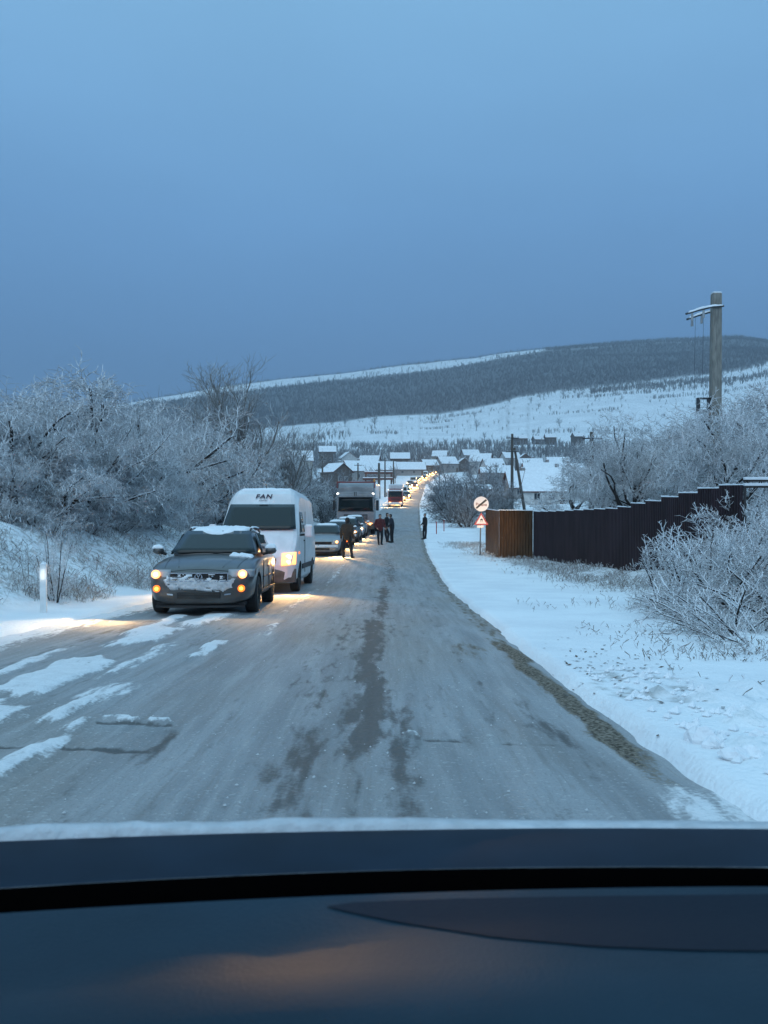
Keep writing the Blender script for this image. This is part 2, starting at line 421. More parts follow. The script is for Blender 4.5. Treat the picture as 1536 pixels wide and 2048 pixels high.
for a in [(-2.92, .62, 6.55, 8.55, .03, .18, 1), (-2.68, .42, 5.0, 6.15, .04, .25, 2), (-2.98, .55, 9.9, 11.8, .06, .4, 3), (-2.75, .5, 12.0, 14.6, .06, .4, 4),
          (-3.30, .25, 10.8, 14.2, .04, .5, 14), (-1.95, .13, 3.6, 5.1, .03, .25, 5), (-1.95, .10, 5.2, 5.7, .03, .2, 15), (-1.95, .13, 8.5, 10.3, .03, .3, 6), (-2.45, .17, 7.5, 9.8, .04, .5, 7),
          (-2.20, .14, 5.55, 6.45, .03, .2, 8), (-1.75, .16, 14.5, 22, .06, 2, 9), (-3.55, .12, 7.0, 9.5, .04, .6, 10), (-1.55, .10, 10.5, 12.6, .05, .5, 11), (-1.6, .18, 24, 34, .08, 3, 12),
          (-2.15, .35, 6.2, 7.0, .12, .3, 13)]:
    snow_m = np.maximum(snow_m, streak(*a) * (.75 if a[-1] in (13, 11, 7) else .55 if a[-1] in (9, 12) else 1))
wet = np.zeros_like(RX)
for a, k in [((-.14, .27, 4.6, 13.5, .05, .6, 1), 1.0), ((-.02, .26, 13.6, 24, .06, 1.2, 2), .85), ((.20, .5, 24, 38, .15, 3, 3), .55), ((-.50, .20, 2.6, 7.5, .09, 1.2, 4), .72),
             ((-.52, .26, 6.5, 14, .12, 2, 5), .5), ((.11, .16, 2.5, 6.5, .06, .8, 6), .80), ((-.16, .08, 2.6, 4.8, .04, .4, 7), .6), ((-1.32, .14, 4.35, 5.2, .05, .2, 8), .65),
             ((1.06, .10, 4.3, 6.6, .05, .4, 9), .8), ((-3.62, .35, 7.2, 14, .15, 1, 10), .55), ((-2.28, .25, 8.5, 14, .12, 2, 11), .35), ((-1.45, .3, 2.5, 5, .2, 1, 12), .25), ((1.0, .1, 12, 30, .08, 4, 13), .3),
             ((-3.95, .3, 5, 8, .15, 1, 14), .35), ((-.05, .9, 10.5, 13.5, .3, 1.2, 15), .4), ((-.72, .10, 2, 30, .06, 5, 16), .38), ((-.30, .10, 2, 14, .06, 3, 17), .42), ((.42, .12, 2, 40, .08, 6, 18), .34), ((.80, .10, 2, 22, .06, 6, 19), .36),
             ((-1.05, .12, 2, 26, .08, 5, 20), .30), ((-2.55, .10, 3, 9, .06, 2, 21), .34), ((-3.15, .12, 3, 6, .08, 2, 22), .34), ((.05, .12, 12, 46, .08, 6, 23), .5), ((-.42, .16, 13, 44, .1, 6, 24), .36)]:
    wet = np.maximum(wet, k * streak(*a))
def crack(x0, x1, y0, y1, w=.03):
    t = np.clip((RX - x0) / (x1 - x0), 0, 1); c = y0 + (y1 - y0) * t + .06 * (fbm(RX * 3, 0 * RX, 77) - .5)
    return (1 - sstep(w * .4, w, np.abs(RY - c))) * (RX > x0) * (RX < x1)
wet = np.maximum(wet, crack(-1.86, -1.36, 5.46, 5.44, .05)); wet = np.maximum(wet, crack(-2.4, -1.3, 4.85, 4.72, .045)); wet = np.maximum(wet, .7 * crack(.25, 1.0, 5.05, 5.0, .03))
snow_m = np.maximum(snow_m, .75 * crack(-1.9, -1.4, 5.58, 5.55, .06) * (fbm(RX * 12, RY * 12, 78) > .45))
snow_m = np.maximum(snow_m, .8 * crack(.62, .85, 5.1, 5.08, .03)); snow_m = np.maximum(snow_m, .8 * crack(.12, .2, 5.15, 5.15, .05))
mud = (1 - sstep(.0, .12, np.abs(RS + .02 - .12 * (fbm(RY * 1.6, 0 * RY, 81) - .5)) - .035 - .10 * (fbm(RX * 4, RY * 2.5, 86) - .4))) * sstep(3.0, 5.4, RY) * (1 - sstep(9.5, 12, RY))
mud = np.maximum(mud, .55 * (1 - sstep(.02, .2, -RS)) * sstep(9, 12, RY))
mud = np.maximum(mud, .5 * (1 - sstep(.05, .5, np.abs(RX - .95) + .25 * np.abs(RY - 9.6))))
slush = np.clip(1 - sstep(.0, .55, RS + ROAD_W), 0, 1)              # snow creeping in from the left shoulder
snow_m = np.maximum(snow_m, slush); snow_m = np.maximum(snow_m, .8 * sstep(-.25, .0, RS) * (1 - sstep(3.7, 4.4, RY)))
far_snow = .35 * sstep(45, 90, RY)
snow_m = np.maximum(snow_m, far_snow * fbm(RX * 1.5, RY * .12, 83))
grit = .05 * snow_m * (.55 + .9 * fbm(RX * 7, RY * 7, 90, 3)) * (1 - sstep(30, 60, RY))
RZ = road_z(RY) - .035 * ((RS + ROAD_W / 2) / (ROAD_W / 2)) ** 2 + grit * .8 + .012 * (fbm(RX * 6, RY * 3, 91) - .5) - .008 * wet + .02 * mud * fbm(RX * 12, RY * 12, 92, 2)
r_me = fast_mesh('road', np.stack([RX, RY, RZ], -1).reshape(-1, 3), grid_faces(len(ry), len(rs))[:, ::-1], None, True)
ca = r_me.color_attributes.new('mask', 'FLOAT_COLOR', 'POINT')
ca.data.foreach_set('color', np.stack([snow_m, wet, mud, 1 + 0 * wet], -1).astype(np.float32).ravel())
m_road, n, l, b, sp, g = attr_mix('slushy_asphalt', None)
pos = g.outputs['Position']
ns = noise(n, l, pos, 1.0, 5, .3, (2.6, .35, 1)); nm = noise(n, l, pos, 9, 5); nf = noise(n, l, pos, 38, 4); nl = noise(n, l, pos, .35, 3, .5, (1.5, .5, 1))
nst = noise(n, l, pos, 1.0, 4, .2, (11, .5, 1))
base = cmix(n, l, rmap(n, l, ns, .35, .65), (.250, .262, .272), (.328, .342, .354))
base = cmix(n, l, rmap(n, l, nl, .42, .66), base, (.288, .282, .272))
base = cmix(n, l, mth(n, l, 'MULTIPLY', rmap(n, l, nst, .5, .68), .45), base, (.38, .385, .39))
base = cmix(n, l, mth(n, l, 'MULTIPLY', rmap(n, l, nst, .48, .3), .4), base, (.19, .186, .178))
nff = noise(n, l, pos, 85, 3); nsf = noise(n, l, pos, 1.0, 4, .4, (38, 3.0, 1))
base = cmix(n, l, mth(n, l, 'MULTIPLY', rmap(n, l, nf, .58, .70), .45), base, (.55, .56, .56))
base = cmix(n, l, mth(n, l, 'MULTIPLY', rmap(n, l, nff, .55, .72), .5), base, (.20, .195, .185))
base = cmix(n, l, mth(n, l, 'MULTIPLY', rmap(n, l, nsf, .55, .72), .35), base, (.22, .215, .205))
ny = noise(n, l, pos, 1.0, 6, .3, (13, 2.4, 1))
wf = rmap(n, l, mth(n, l, 'ADD', sp.outputs[1], mth(n, l, 'MULTIPLY', mth(n, l, 'SUBTRACT', mth(n, l, 'ADD', mth(n, l, 'MULTIPLY', ny, .7), mth(n, l, 'MULTIPLY', nf, .3)), .5), 2.6)), .25, .85)
wf = mth(n, l, 'MULTIPLY', wf, rmap(n, l, sp.outputs[1], .02, .2))
c = cmix(n, l, mth(n, l, 'MULTIPLY', wf, .85), base, cmix(n, l, nf, (.065, .064, .062), (.125, .123, .12)))
mf = mth(n, l, 'MULTIPLY', rmap(n, l, mth(n, l, 'ADD', sp.outputs[2], mth(n, l, 'MULTIPLY', mth(n, l, 'SUBTRACT', mth(n, l, 'ADD', mth(n, l, 'MULTIPLY', ny, .6), mth(n, l, 'MULTIPLY', nf, .4)), .5), 2.6)), .35, .8), rmap(n, l, sp.outputs[2], .02, .2))
c = cmix(n, l, mf, c, cmix(n, l, rmap(n, l, nf, .35, .65), (.06, .052, .04), (.24, .21, .17)))
sf = rmap(n, l, mth(n, l, 'ADD', sp.outputs[0], mth(n, l, 'MULTIPLY', mth(n, l, 'SUBTRACT', mth(n, l, 'ADD', mth(n, l, 'MULTIPLY', ny, .7), mth(n, l, 'MULTIPLY', nf, .3)), .5), 2.8)), .30, .80)
sf = mth(n, l, 'MULTIPLY', sf, rmap(n, l, sp.outputs[0], .05, .25))
c = cmix(n, l, sf, c, cmix(n, l, nm, (.60, .61, .62), (.80, .82, .83)))
l.new(c, b.inputs['Base Color'])
ro = n.new('ShaderNodeMapRange'); ro.inputs['To Min'].default_value = .85; ro.inputs['To Max'].default_value = .8; l.new(wf, ro.inputs['Value'])
l.new(ro.outputs[0], b.inputs['Roughness']); b.inputs['Specular IOR Level'].default_value = .08
bp = n.new('ShaderNodeBump'); bp.inputs['Strength'].default_value = .8; bp.inputs['Distance'].default_value = .025
l.new(mth(n, l, 'ADD', nm, mth(n, l, 'MULTIPLY', nf, .6)), bp.inputs['Height']); l.new(bp.outputs[0], b.inputs['Normal'])
r_me.materials.append(m_road)
o = link('road', r_me); tag(o, 'slushy grey two-lane road running down into the valley', None, None, 'structure')
def road_h(x, y): return float(road_z(y)) - .035 * ((float(x - xr(y)) + ROAD_W / 2) / (ROAD_W / 2)) ** 2

# ------------------------------------------------------------------ valley, fields and hills
us = np.concatenate([np.linspace(-1000, 150, 60), np.linspace(156, 1700, 520), np.linspace(1720, 2700, 50)]); ds = np.array(list(np.linspace(295, 640, 40)) + list(np.linspace(655, 1000, 40)) + list(np.linspace(1012, 1700, 50)) + list(np.linspace(1750, 2600, 10)))
DD, UU = np.meshgrid(ds, us, indexing='ij'); HX = (UU - 768) / F * DD
HZ = np.where(DD > 420, far_z(HX, DD), G(HX, DD))
fz = sstep(430, 700, DD)
HZ = HZ + fz * (6 * (fbm(HX / 90, DD / 90, 101) - .5) + 14 * sstep(1000, 1200, DD) * (1 - sstep(1450, 1500, DD)) * (fbm(HX / 160, DD / 240, 102) - .5)) - .25
def hill_z(x, y):
    z = far_z(np.array([x]), np.array([y]))[0] if y > 420 else ground(x, y)
    f_ = sstep(430, 700, y)
    return float(z + f_ * (6 * (fbm(x / 90, y / 90, 101) - .5) + 14 * sstep(1000, 1200, y) * (1 - sstep(1450, 1500, y)) * (fbm(x / 160, y / 240, 102) - .5)) - .25)
def hill_zv(x, y):
    x = np.asarray(x, float); y = np.asarray(y, float)
    z = np.where(y > 420, far_z(x, y), G(x, y)); f_ = sstep(430, 700, y)
    return z + f_ * (6 * (fbm(x / 90, y / 90, 101) - .5) + 14 * sstep(1000, 1200, y) * (1 - sstep(1450, 1500, y)) * (fbm(x / 160, y / 240, 102) - .5)) - .25
h_me = fast_mesh('hills', np.stack([HX, DD, HZ], -1).reshape(-1, 3), grid_faces(len(ds), len(us))[:, ::-1], None, True)
# field plots: R = stubble / bare plot, G = ground under woods, toned dark like the trees
px_u = UU; plot = np.zeros_like(UU)
row_ = HR - (HZ - CZ) / DD * F
for u0, u1, d0, d1, k in [(800, 806, 680, 985, .5), (836, 841, 680, 985, .5), (862, 885, 850, 950, .4), (912, 916, 700, 940, .45), (975, 979, 660, 980, .4), (996, 1006, 700, 980, .3), (1012, 1018, 650, 990, .8), (1025, 1030, 760, 960, .35), (1052, 1058, 650, 990, .7),
                          (690, 700, 720, 980, .5), (560, 640, 690, 960, .4), (400, 520, 700, 990, .4), (768, 772, 690, 985, .4), (935, 939, 720, 980, .4)]:
    du = np.minimum(UU - u0, u1 - UU); dd = np.minimum(DD - d0, d1 - DD)
    plot = np.maximum(plot, min(1, k * .38) * sstep(-1.5, 1.5, du + 3 * (fbm(HX / 12, DD / 60, 111) - .5)) * sstep(-4, 4, dd + 30 * (fbm(HX / 15, DD / 15, 112) - .5)) * (.6 + .6 * (fbm(HX / 3, DD / 40, 113) > .45)))
wood = sstep(985, 1010, DD) * (1 - sstep(1480, 1505, DD))
wood = np.maximum(wood, sstep(1680, 1690, DD)); wood = np.maximum(wood, sstep(1085, 1110, UU) * sstep(1480, 1500, DD))
wood = np.maximum(wood, sstep(430, 450, DD) * (1 - sstep(600, 625, DD)) * .6)
ca = h_me.color_attributes.new('mask', 'FLOAT_COLOR', 'POINT')
ca.data.foreach_set('color', np.stack([plot, wood, 0 * wood, 1 + 0 * wood], -1).astype(np.float32).ravel())
m_hill, n, l, b, sp, g = attr_mix('snowy_fields', None)
pos = g.outputs['Position']; n1 = noise(n, l, pos, .05, 5); n2 = noise(n, l, pos, .3, 4)
c = cmix(n, l, rmap(n, l, n1, .35, .65), (.70, .72, .74), (.80, .82, .84))
c = cmix(n, l, mth(n, l, 'MULTIPLY', sp.outputs[0], rmap(n, l, n2, .3, .6, .5, 1)), c, (.24, .235, .225))
c = cmix(n, l, mth(n, l, 'MULTIPLY', sp.outputs[1], .97), c, (.135, .138, .146))
l.new(c, b.inputs['Base Color']); b.inputs['Roughness'].default_value = .9; b.inputs['Specular IOR Level'].default_value = .1
h_me.materials.append(m_hill)
o = link('hills', h_me); tag(o, 'snowy fields rising to a long wooded ridge', None, None, 'structure')

# ------------------------------------------------------------------ trees and shrubs
def tubes(segs, n):
    S = np.array(segs, float); p0 = S[:, 0:3]; p1 = S[:, 3:6]; r0 = S[:, 6]; r1 = S[:, 7]
    d = p1 - p0; L = np.linalg.norm(d, axis=1, keepdims=True); d = d / np.maximum(L, 1e-6)
    up = np.where(np.abs(d[:, 2:3]) > .9, np.array([[1., 0, 0]]), np.array([[0, 0, 1.]]))
    a = np.cross(d, up); a /= np.linalg.norm(a, axis=1, keepdims=True); b = np.cross(a, d)
    m = len(S); V = np.zeros((m, 2, n, 3)); 
    p1e = p1 + d * (r1[:, None] * .3)
    for q in range(n):
        t = 2 * math.pi * (q + .25) / n; e = a * math.cos(t) + b * math.sin(t)
        V[:, 0, q] = p0 + e * r0[:, None]; V[:, 1, q] = p1e + e * r1[:, None]
    base = (np.arange(m) * 2 * n)[:, None]; Q = []
    for q in range(n):
        k = (q + 1) % n; Q.append(np.concatenate([base + q, base + k, base + n + k, base + n + q], 1))
    return V.reshape(-1, 3), np.stack(Q, 1).reshape(-1, 4)

def grow(r, p, d, length, rad, level, cfg, segs):
    ns = cfg['ns'][level]; step = length / ns; pts = [p]; p = Vector(p); d = Vector(d).normalized()
    kids = cfg['kids'][level] if level < len(cfg['kids']) else 0
    nodes = []
    rad_end = rad * cfg.get('taper', .45)
    for i in range(ns):
        jit = cfg['jit'][level]
        d = (d + Vector((r.gauss(0, jit), r.gauss(0, jit), r.gauss(0, jit) + cfg['up'][level]))).normalized()
        q = p + d * step
        ra = rad + (rad_end - rad) * i / ns; rb = rad + (rad_end - rad) * (i + 1) / ns
        segs.append((*p, *q, ra, rb, level)); nodes.append((p.copy(), q.copy(), d.copy(), rb)); p = q
    for k in range(kids):
        f = cfg['start'][level] + (1 - cfg['start'][level]) * (k + r.random()) / kids
        i = min(int(f * ns), ns - 1); a, q, dd, rb = nodes[i]; t = f * ns - i
        org = a.lerp(q, min(max(t, 0), 1))
        ang = cfg['ang'][level] * r.uniform(.65, 1.3)
        ax = dd.cross(Vector((r.gauss(0, 1), r.gauss(0, 1), r.gauss(0, 1)))).normalized()
        nd = Matrix.Rotation(ang, 3, ax) @ dd
        ln = length * cfg['len'][level] * r.uniform(.6, 1.25) * (1.15 - .5 * f)
        grow(r, org, nd, ln, max(rb * cfg['rk'][level], cfg['rmin']), level + 1, cfg, segs)

def tree_mesh(name, seed, cfg, big_levels=2, mt=None, mc=None):
    r = random.Random(seed); segs = []
    for st in range(cfg.get('stems', 1)):
        a = r.uniform(0, 6.28); tilt = cfg.get('tilt', .1) * r.uniform(.4, 1.3)
        off = cfg.get('base_r', 0) * r.random()
        grow(r, (math.cos(a) * off, math.sin(a) * off, -.25), (math.cos(a) * tilt, math.sin(a) * tilt, 1), cfg['h'] * r.uniform(.8, 1.1), cfg['r'], 0, cfg, segs)
    big = [s[:8] for s in segs if s[8] < big_levels]; small = [s[:8] for s in segs if s[8] >= big_levels]
    V, Q = tubes(big, 7); tm = fast_mesh(name + '_trunk', V, Q, mt or m_bark, True)
    V, Q = tubes(small, 3); cm = fast_mesh(name + '_crown', V, Q, mc or m_twig, True)
    return tm, cm, float(np.percentile([s[5] for s in segs], 98.5))

DOME = dict(h=2.2, r=.16, tilt=.25, stems=1, ns=[5, 6, 5, 4, 3], kids=[9, 9, 9, 7], jit=[.12, .2, .24, .28, .3], up=[.05, .06, -.02, -.06, -.10],
            start=[.45, .25, .15, .1], ang=[1.0, .85, .85, .9], len=[1.25, .62, .58, .55], rk=[.62, .55, .55, .6], rmin=.009)
DOME2 = dict(DOME, h=2.7, stems=2, base_r=.25, tilt=.5, kids=[8, 8, 8, 6], ang=[.85, .8, .9, .9], up=[.05, .10, .0, -.05, -.1])
UPRIGHT = dict(h=4.6, r=.085, tilt=.28, stems=4, base_r=.12, ns=[8, 7, 5, 4], kids=[10, 9, 8], jit=[.07, .12, .18, .2], up=[.05, .14, .12, .08],
               start=[.2, .15, .15], ang=[.6, .6, .65], len=[.66, .52, .5], rk=[.5, .5, .55], rmin=.006)
SHRUB = dict(h=1.7, r=.035, tilt=.65, stems=9, base_r=.10, ns=[5, 5, 4, 3], kids=[8, 7, 5], jit=[.16, .24, .28, .3], up=[.02, .03, .0, -.03],
             start=[.15, .1, .1], ang=[.75, .85, .9], len=[.62, .55, .5], rk=[.6, .6, .65], rmin=.008)
SPIKY = dict(h=1.9, r=.028, tilt=.45, stems=6, base_r=.06, ns=[7, 5, 3], kids=[15, 10], jit=[.10, .18, .2], up=[.03, .04, .02],
             start=[.12, .1], ang=[1.0, .95], len=[.48, .32], rk=[.55, .65], rmin=.0075)
ARCH = dict(h=1.5, r=.022, tilt=1.3, stems=16, base_r=.15, ns=[8, 5, 3], kids=[9, 6], jit=[.10, .2, .25], up=[-.07, -.05, -.03],
            start=[.2, .1], ang=[.6, .7], len=[.42, .4], rk=[.6, .7], rmin=.0075)
SMALL = dict(h=3.6, r=.12, tilt=.1, stems=1, ns=[5, 4, 3], kids=[13, 9], jit=[.08, .18, .25], up=[.05, .1, .06], start=[.3, .1], ang=[.75, .75], len=[.62, .48],
             rk=[.5, .5], rmin=.03, taper=.4)
protos = {}
for nm, cfg, k, bl, mt, mc in [('dome', DOME, 3, 2, None, None), ('dome2', DOME2, 2, 2, None, None), ('upright', UPRIGHT, 2, 2, m_twig_dark, m_twig_dark), ('shrub', SHRUB, 3, 1, None, None),
                               ('spiky', SPIKY, 2, 1, None, None), ('arch', ARCH, 2, 1, None, None), ('small', SMALL, 3, 1, m_far, m_far)]:
    protos[nm] = [tree_mesh(nm, 100 + i * 17 + len(nm), cfg, bl, mt, mc) for i in range(k)]

def put_tree(kind, i, x, y, height, label, cat='tree', group=None, name=None, rz=None, z=None, wide=1.0, mat=None):
    tm, cm, h0 = protos[kind][i % len(protos[kind])]
    s = height / h0
    if z is None: z = ground(x, y) if y < 290 else hill_z(x, y)
    t = empty(name or ('shrub' if cat == 'shrub' else 'tree'), (x, y, z - .05), rnd.uniform(0, 6.28) if rz is None else rz)
    t.scale = (s * wide, s * wide, s)
    tag(t, label, cat, group)
    link('stems' if cat == 'shrub' else 'trunk', tm, t); tw = link('twigs' if cat == 'shrub' else 'crown', cm, t)
    if mat: tw.material_slots[0].link = 'OBJECT'; tw.material_slots[0].material = mat
    return t
def tree_px(kind, i, px, toprow, y, label, **k):
    x = (px - 768) / F * y; zt = CZ + (HR - toprow) / F * y
    g0 = ground(x, y) if y < 290 else hill_z(x, y)
    return put_tree(kind, i, x, y, max(zt - g0, .5), label, **k)

# left thicket: stands on top of the bank, clear of its snowy slope
def bank_y(px, extra=0.0): return min((9.4 + extra) * F / (768 - px), 80 + extra * 6)
tl = 'snow-laden tangled tree in the thicket on the left bank'; tg = 'snow-laden trees of the left thicket'
tree_px('dome', 0, 215, 762, bank_y(215), 'broad snow-domed tree, the tallest mound of the thicket above the marker post', wide=1.1)
tree_px('dome2', 1, 322, 850, bank_y(322) - 3, 'frosted tree with a dark trunk just left of the white van', wide=1.0, rz=1.0)
tree_px('upright', 0, 480, 738, 58, 'tall bare upright tree rising above the thicket behind the white van', wide=1.35)
for k, (kd, px, row, ex) in enumerate([('dome', 20, 778, 1), ('dome', 95, 805, 2), ('dome2', 140, 830, 0), ('dome', 290, 808, 1.5), ('dome2', 370, 850, 2), ('dome', 410, 872, 0), ('dome', 70, 850, 0),
                                      ('dome', 170, 806, 4), ('dome2', 250, 815, 3), ('dome', 345, 840, 4), ('dome', 440, 880, 2), ('dome2', 520, 885, 1), ('dome', 565, 905, 3), ('dome', 480, 890, 0), ('dome2', -30, 800, 1), ('dome', 10, 830, 3),
                                      ('dome', 205, 880, -.6), ('dome2', 35, 890, -.5), ('dome2', 600, 915, 4), ('dome', 540, 915, 0), ('dome', 120, 900, -.8), ('dome', 270, 910, -.6), ('dome2', 375, 930, -.6), ('dome', 440, 940, -.5)]):
    tree_px(kd, k + 1, px, row, bank_y(px, ex), tl, group=tg, wide=1.25)
tree_px('upright', 1, 560, 850, 66, 'smaller bare tree with upswept dark branches between thicket and white roofs', wide=1.3)
sl = 'frosted bushy shrub at the foot of the left thicket'; sg = 'frosted shrubs along the left bank'
for k, (px, row, ex) in enumerate([(10, 985, -.6), (70, 985, -.8), (125, 1000, -.9), (180, 1010, -1), (235, 1015, -1), (290, 1020, -1), (345, 1030, -.8), (390, 1020, -.6), (40, 950, 0), (160, 960, 0), (270, 970, 0), (430, 1000, 0), (100, 1010, -1.2), (330, 975, .3),
                                  (628, 985, 6), (648, 968, 10), (615, 970, 4), (500, 960, 1), (580, 970, 0)]):
    tree_px('shrub', k, px, row, bank_y(px, ex), sl, cat='shrub', group=sg, wide=1.5)
for k, (px, row, y) in enumerate([(110, 1050, 15.6)]):
    tree_px('spiky', k, px, row, y, 'small white-crusted sapling on the bank just behind the marker post', cat='shrub', wide=.55)

ORD = 'first second third fourth fifth sixth seventh eighth ninth tenth eleventh twelfth thirteenth fourteenth'.split()
def rank(v, q): return sorted(v).index(q)
# right side trees behind the fence
rl = 'frosted orchard tree behind the dark metal fence'; rgp = 'frosted trees behind the fence'
tree_px('dome2', 0, 1290, 835, 37, 'frosted tree with forked dark trunk standing behind the middle of the fence', wide=1.05, rz=2.2)
for k, (kd, px, row, y) in enumerate([('dome', 1380, 850, 42), ('dome', 1455, 830, 36), ('dome2', 1520, 800, 32), ('dome', 1580, 775, 29), ('dome2', 1210, 905, 50), ('dome', 1160, 930, 60), ('dome', 1340, 860, 55), ('dome', 1440, 845, 52), ('dome2', 1500, 845, 44),
                                      ('dome', 1250, 905, 62), ('dome', 1444, 808, 25.4)]):
    tree_px(kd, k, px, row, y, rl + ', ' + ORD[rank([1380, 1455, 1520, 1580, 1210, 1160, 1340, 1440, 1500, 1250, 1444], px)] + ' from the left', group=rgp, wide=1.2 if px != 1444 else .85)
# roadside shrubs on the right
tree_px('spiky', 0, 1390, 1052, 14.6, 'spiky white-crusted shrub standing in front of the dark fence', cat='shrub', wide=1.05, rz=.4)
tree_px('spiky', 1, 1340, 1085, 15.6, 'slender snow-crusted shrub against the dark fence, nearest the fence middle', cat='shrub', wide=1.0)
tree_px('spiky', 1, 1462, 1055, 13.6, 'frosted shrub with a thin dark stem at the end of the fence', cat='shrub', wide=1.0, rz=2)
for k, (kd, px, row, y) in enumerate([('shrub', 1520, 1040, 15), ('shrub', 1560, 1060, 12.5), ('shrub', 1490, 1020, 18.5), ('shrub', 1540, 1000, 20)]):
    tree_px(kd, k, px, row, y, 'dense frosted bush at the right edge, ' + ORD[rank([1520, 1560, 1490, 1540], px)] + ' of four from the left', cat='shrub', group='bushes at the right edge', wide=1.3)
for k, (px, row, y) in enumerate([(1420, 1165, 13.2), (1490, 1150, 11.6), (1545, 1160, 10.2), (1350, 1160, 15.2), (1530, 1205, 9.4), (1460, 1195, 11.0)]):
    tree_px('arch', k, px, row, y, 'low arching snow-covered bramble on the right verge, ' + ORD[rank([1420, 1490, 1545, 1350, 1530, 1460], px)] + ' of six from the left', cat='shrub', group='low brambles on the right verge', wide=1.25)
# shrubs by the road in the dip, right
for k, (px, row, y) in enumerate([(908, 968, 84), (928, 958, 90), (950, 954, 98), (912, 956, 115), (970, 964, 104), (892, 975, 120), (1005, 968, 92), (935, 990, 74), (990, 950, 125), (900, 962, 135)]):
    tree_px('shrub', k, px, row, y, 'grey leafless roadside bush beyond the road signs, ' + ORD[rank([908, 928, 950, 912, 970, 892, 1005, 935, 990, 900], px)] + ' of ten from the left', cat='shrub', group='roadside bushes beyond the signs', wide=1.1, mat=m_twig_grey)

for k, (px, row, y, lb) in enumerate([(650, 968, 76, 'dark leafless bush left of the lorry cab, the nearest of three'), (664, 985, 90, 'low dark bush close beside the lorry cab'), (636, 958, 84, 'taller dark leafless bush between white van and lorry')]):
    tree_px('shrub', k, px, row, y, lb, cat='shrub', wide=1.0, mat=m_twig_grey)
# village trees
k = 0
for (u0, u1, d0, d1, cnt, hh) in [(560, 760, 120, 240, 16, (4, 7)), (880, 1010, 150, 300, 10, (4, 7)), (1010, 1260, 90, 260, 16, (4, 7)), (620, 1300, 260, 420, 36, (5, 9)), (240, 560, 90, 300, 20, (5, 9)), (1240, 1560, 90, 260, 16, (5, 8))]:
    for _ in range(cnt):
        y = rnd.uniform(d0, d1); px = rnd.uniform(u0, u1); x = (px - 768) / F * y; s = x - float(xr(y))
        if -ROAD_W - 3 < s < 2.5: continue
        put_tree('small', k, x, y, rnd.uniform(*hh), 'small grey leafless tree among the village houses', group='leafless village trees', wide=rnd.uniform(.9, 1.3)); k += 1
# lone trees on the far fields
for (px, d, h) in [(750, 830, 13), (742, 760, 8), (948, 860, 7), (952, 740, 10), (970, 655, 8), (1075, 850, 7), (1100, 830, 6), (1120, 720, 9), (1135, 960, 8), (1160, 965, 8), (1180, 970, 9), (1200, 975, 8), (1215, 965, 7), (1140, 985, 9),
                   (1262, 970, 9), (1290, 980, 8), (1320, 975, 9), (1346, 965, 8), (1370, 985, 9), (1395, 970, 8), (1445, 940, 9), (1460, 960, 9), (1480, 955, 8), (1500, 965, 9), (1520, 960, 9), (640, 900, 9), (665, 880, 8), (690, 870, 9), (815, 900, 6), (840, 960, 7), (875, 940, 8), (925, 930, 8),
                   (1020, 930, 7), (1045, 960, 7), (1190, 880, 6), (1240, 860, 6)] + [(random.Random(q).uniform(1040, 1560), random.Random(q + 500).uniform(900, 1000), random.Random(q + 900).uniform(5, 9)) for q in range(60)]:
    x = (px - 768) / F * d
    put_tree('small', k, x, d, h, 'lone dark tree dotting the snowy fields of the far slope', group='lone trees on the far fields', wide=1.2); k += 1

# woods: uncountable masses of leafless crowns
def crown_proto():
    r = random.Random(5); segs = []
    grow(r, (0, 0, 0), (0, 0, 1), .55, .05, 0, dict(ns=[1, 1, 1], kids=[4], jit=[.05, .2, .2], up=[.05, .2, .1], start=[.1, .3], ang=[.33, .4], len=[.95, .65], rk=[.8, .8], rmin=.04), segs)
    return np.array([s[:8] for s in segs])
_cp = [crown_proto()]
def wood(name, pts, label, mat):
    base = _cp[0]; pts = np.asarray(pts); m = len(pts); k = len(base)
    a = np.random.default_rng(m).uniform(0, 6.28, (m, 1)); h = pts[:, 3:4]; c, s = np.cos(a) * h, np.sin(a) * h
    S = np.zeros((m, k, 8))
    for o_ in (0, 3):
        S[:, :, o_] = base[None, :, o_] * c - base[None, :, o_ + 1] * s + pts[:, 0:1]; S[:, :, o_ + 1] = base[None, :, o_] * s + base[None, :, o_ + 1] * c + pts[:, 1:2]
        S[:, :, o_ + 2] = base[None, :, o_ + 2] * h + pts[:, 2:3]
    S[:, :, 6:] = base[None, :, 6:] * h[:, :, None]
    V, Q = tubes(S.reshape(-1, 8), 3)
    o = link(name, fast_mesh(name, V, Q, mat, True)); tag(o, label, None, None, 'stuff'); return o
m_wood = M('winter_wood', (.150, .152, .160), .9, col2=(.185, .19, .20), vscale=.012, spec=.1)
m_wood2 = M('valley_wood', (.17, .175, .18), .9, col2=(.32, .33, .34), vscale=.08, spec=.1)
def scatter(spec, seed, sink, clear=None):
    "spec rows: photo bearing range, depth range, count, height range"
    g_ = np.random.default_rng(seed); out = []
    for u0, u1, d0, d1, cnt, h0, h1 in spec:
        u = g_.uniform(u0, u1, cnt); d = g_.uniform(d0, d1, cnt); x = (u - 768) / F * d
        if clear is not None:
            k_ = fbm(x / 30, d / 30, 130) >= clear; x, d = x[k_], d[k_]
        out.append(np.stack([x, d, hill_zv(x, d) - sink, g_.uniform(h0, h1, len(x))], 1))
    return np.concatenate(out)
wood('forest', scatter([(240, 1640, 1003, 1495, 21000, 4.5, 8.5), (1090, 1640, 1500, 1700, 2200, 4.5, 8)], 1, 1.5), 'leafless forest covering the long far hillside', m_wood)
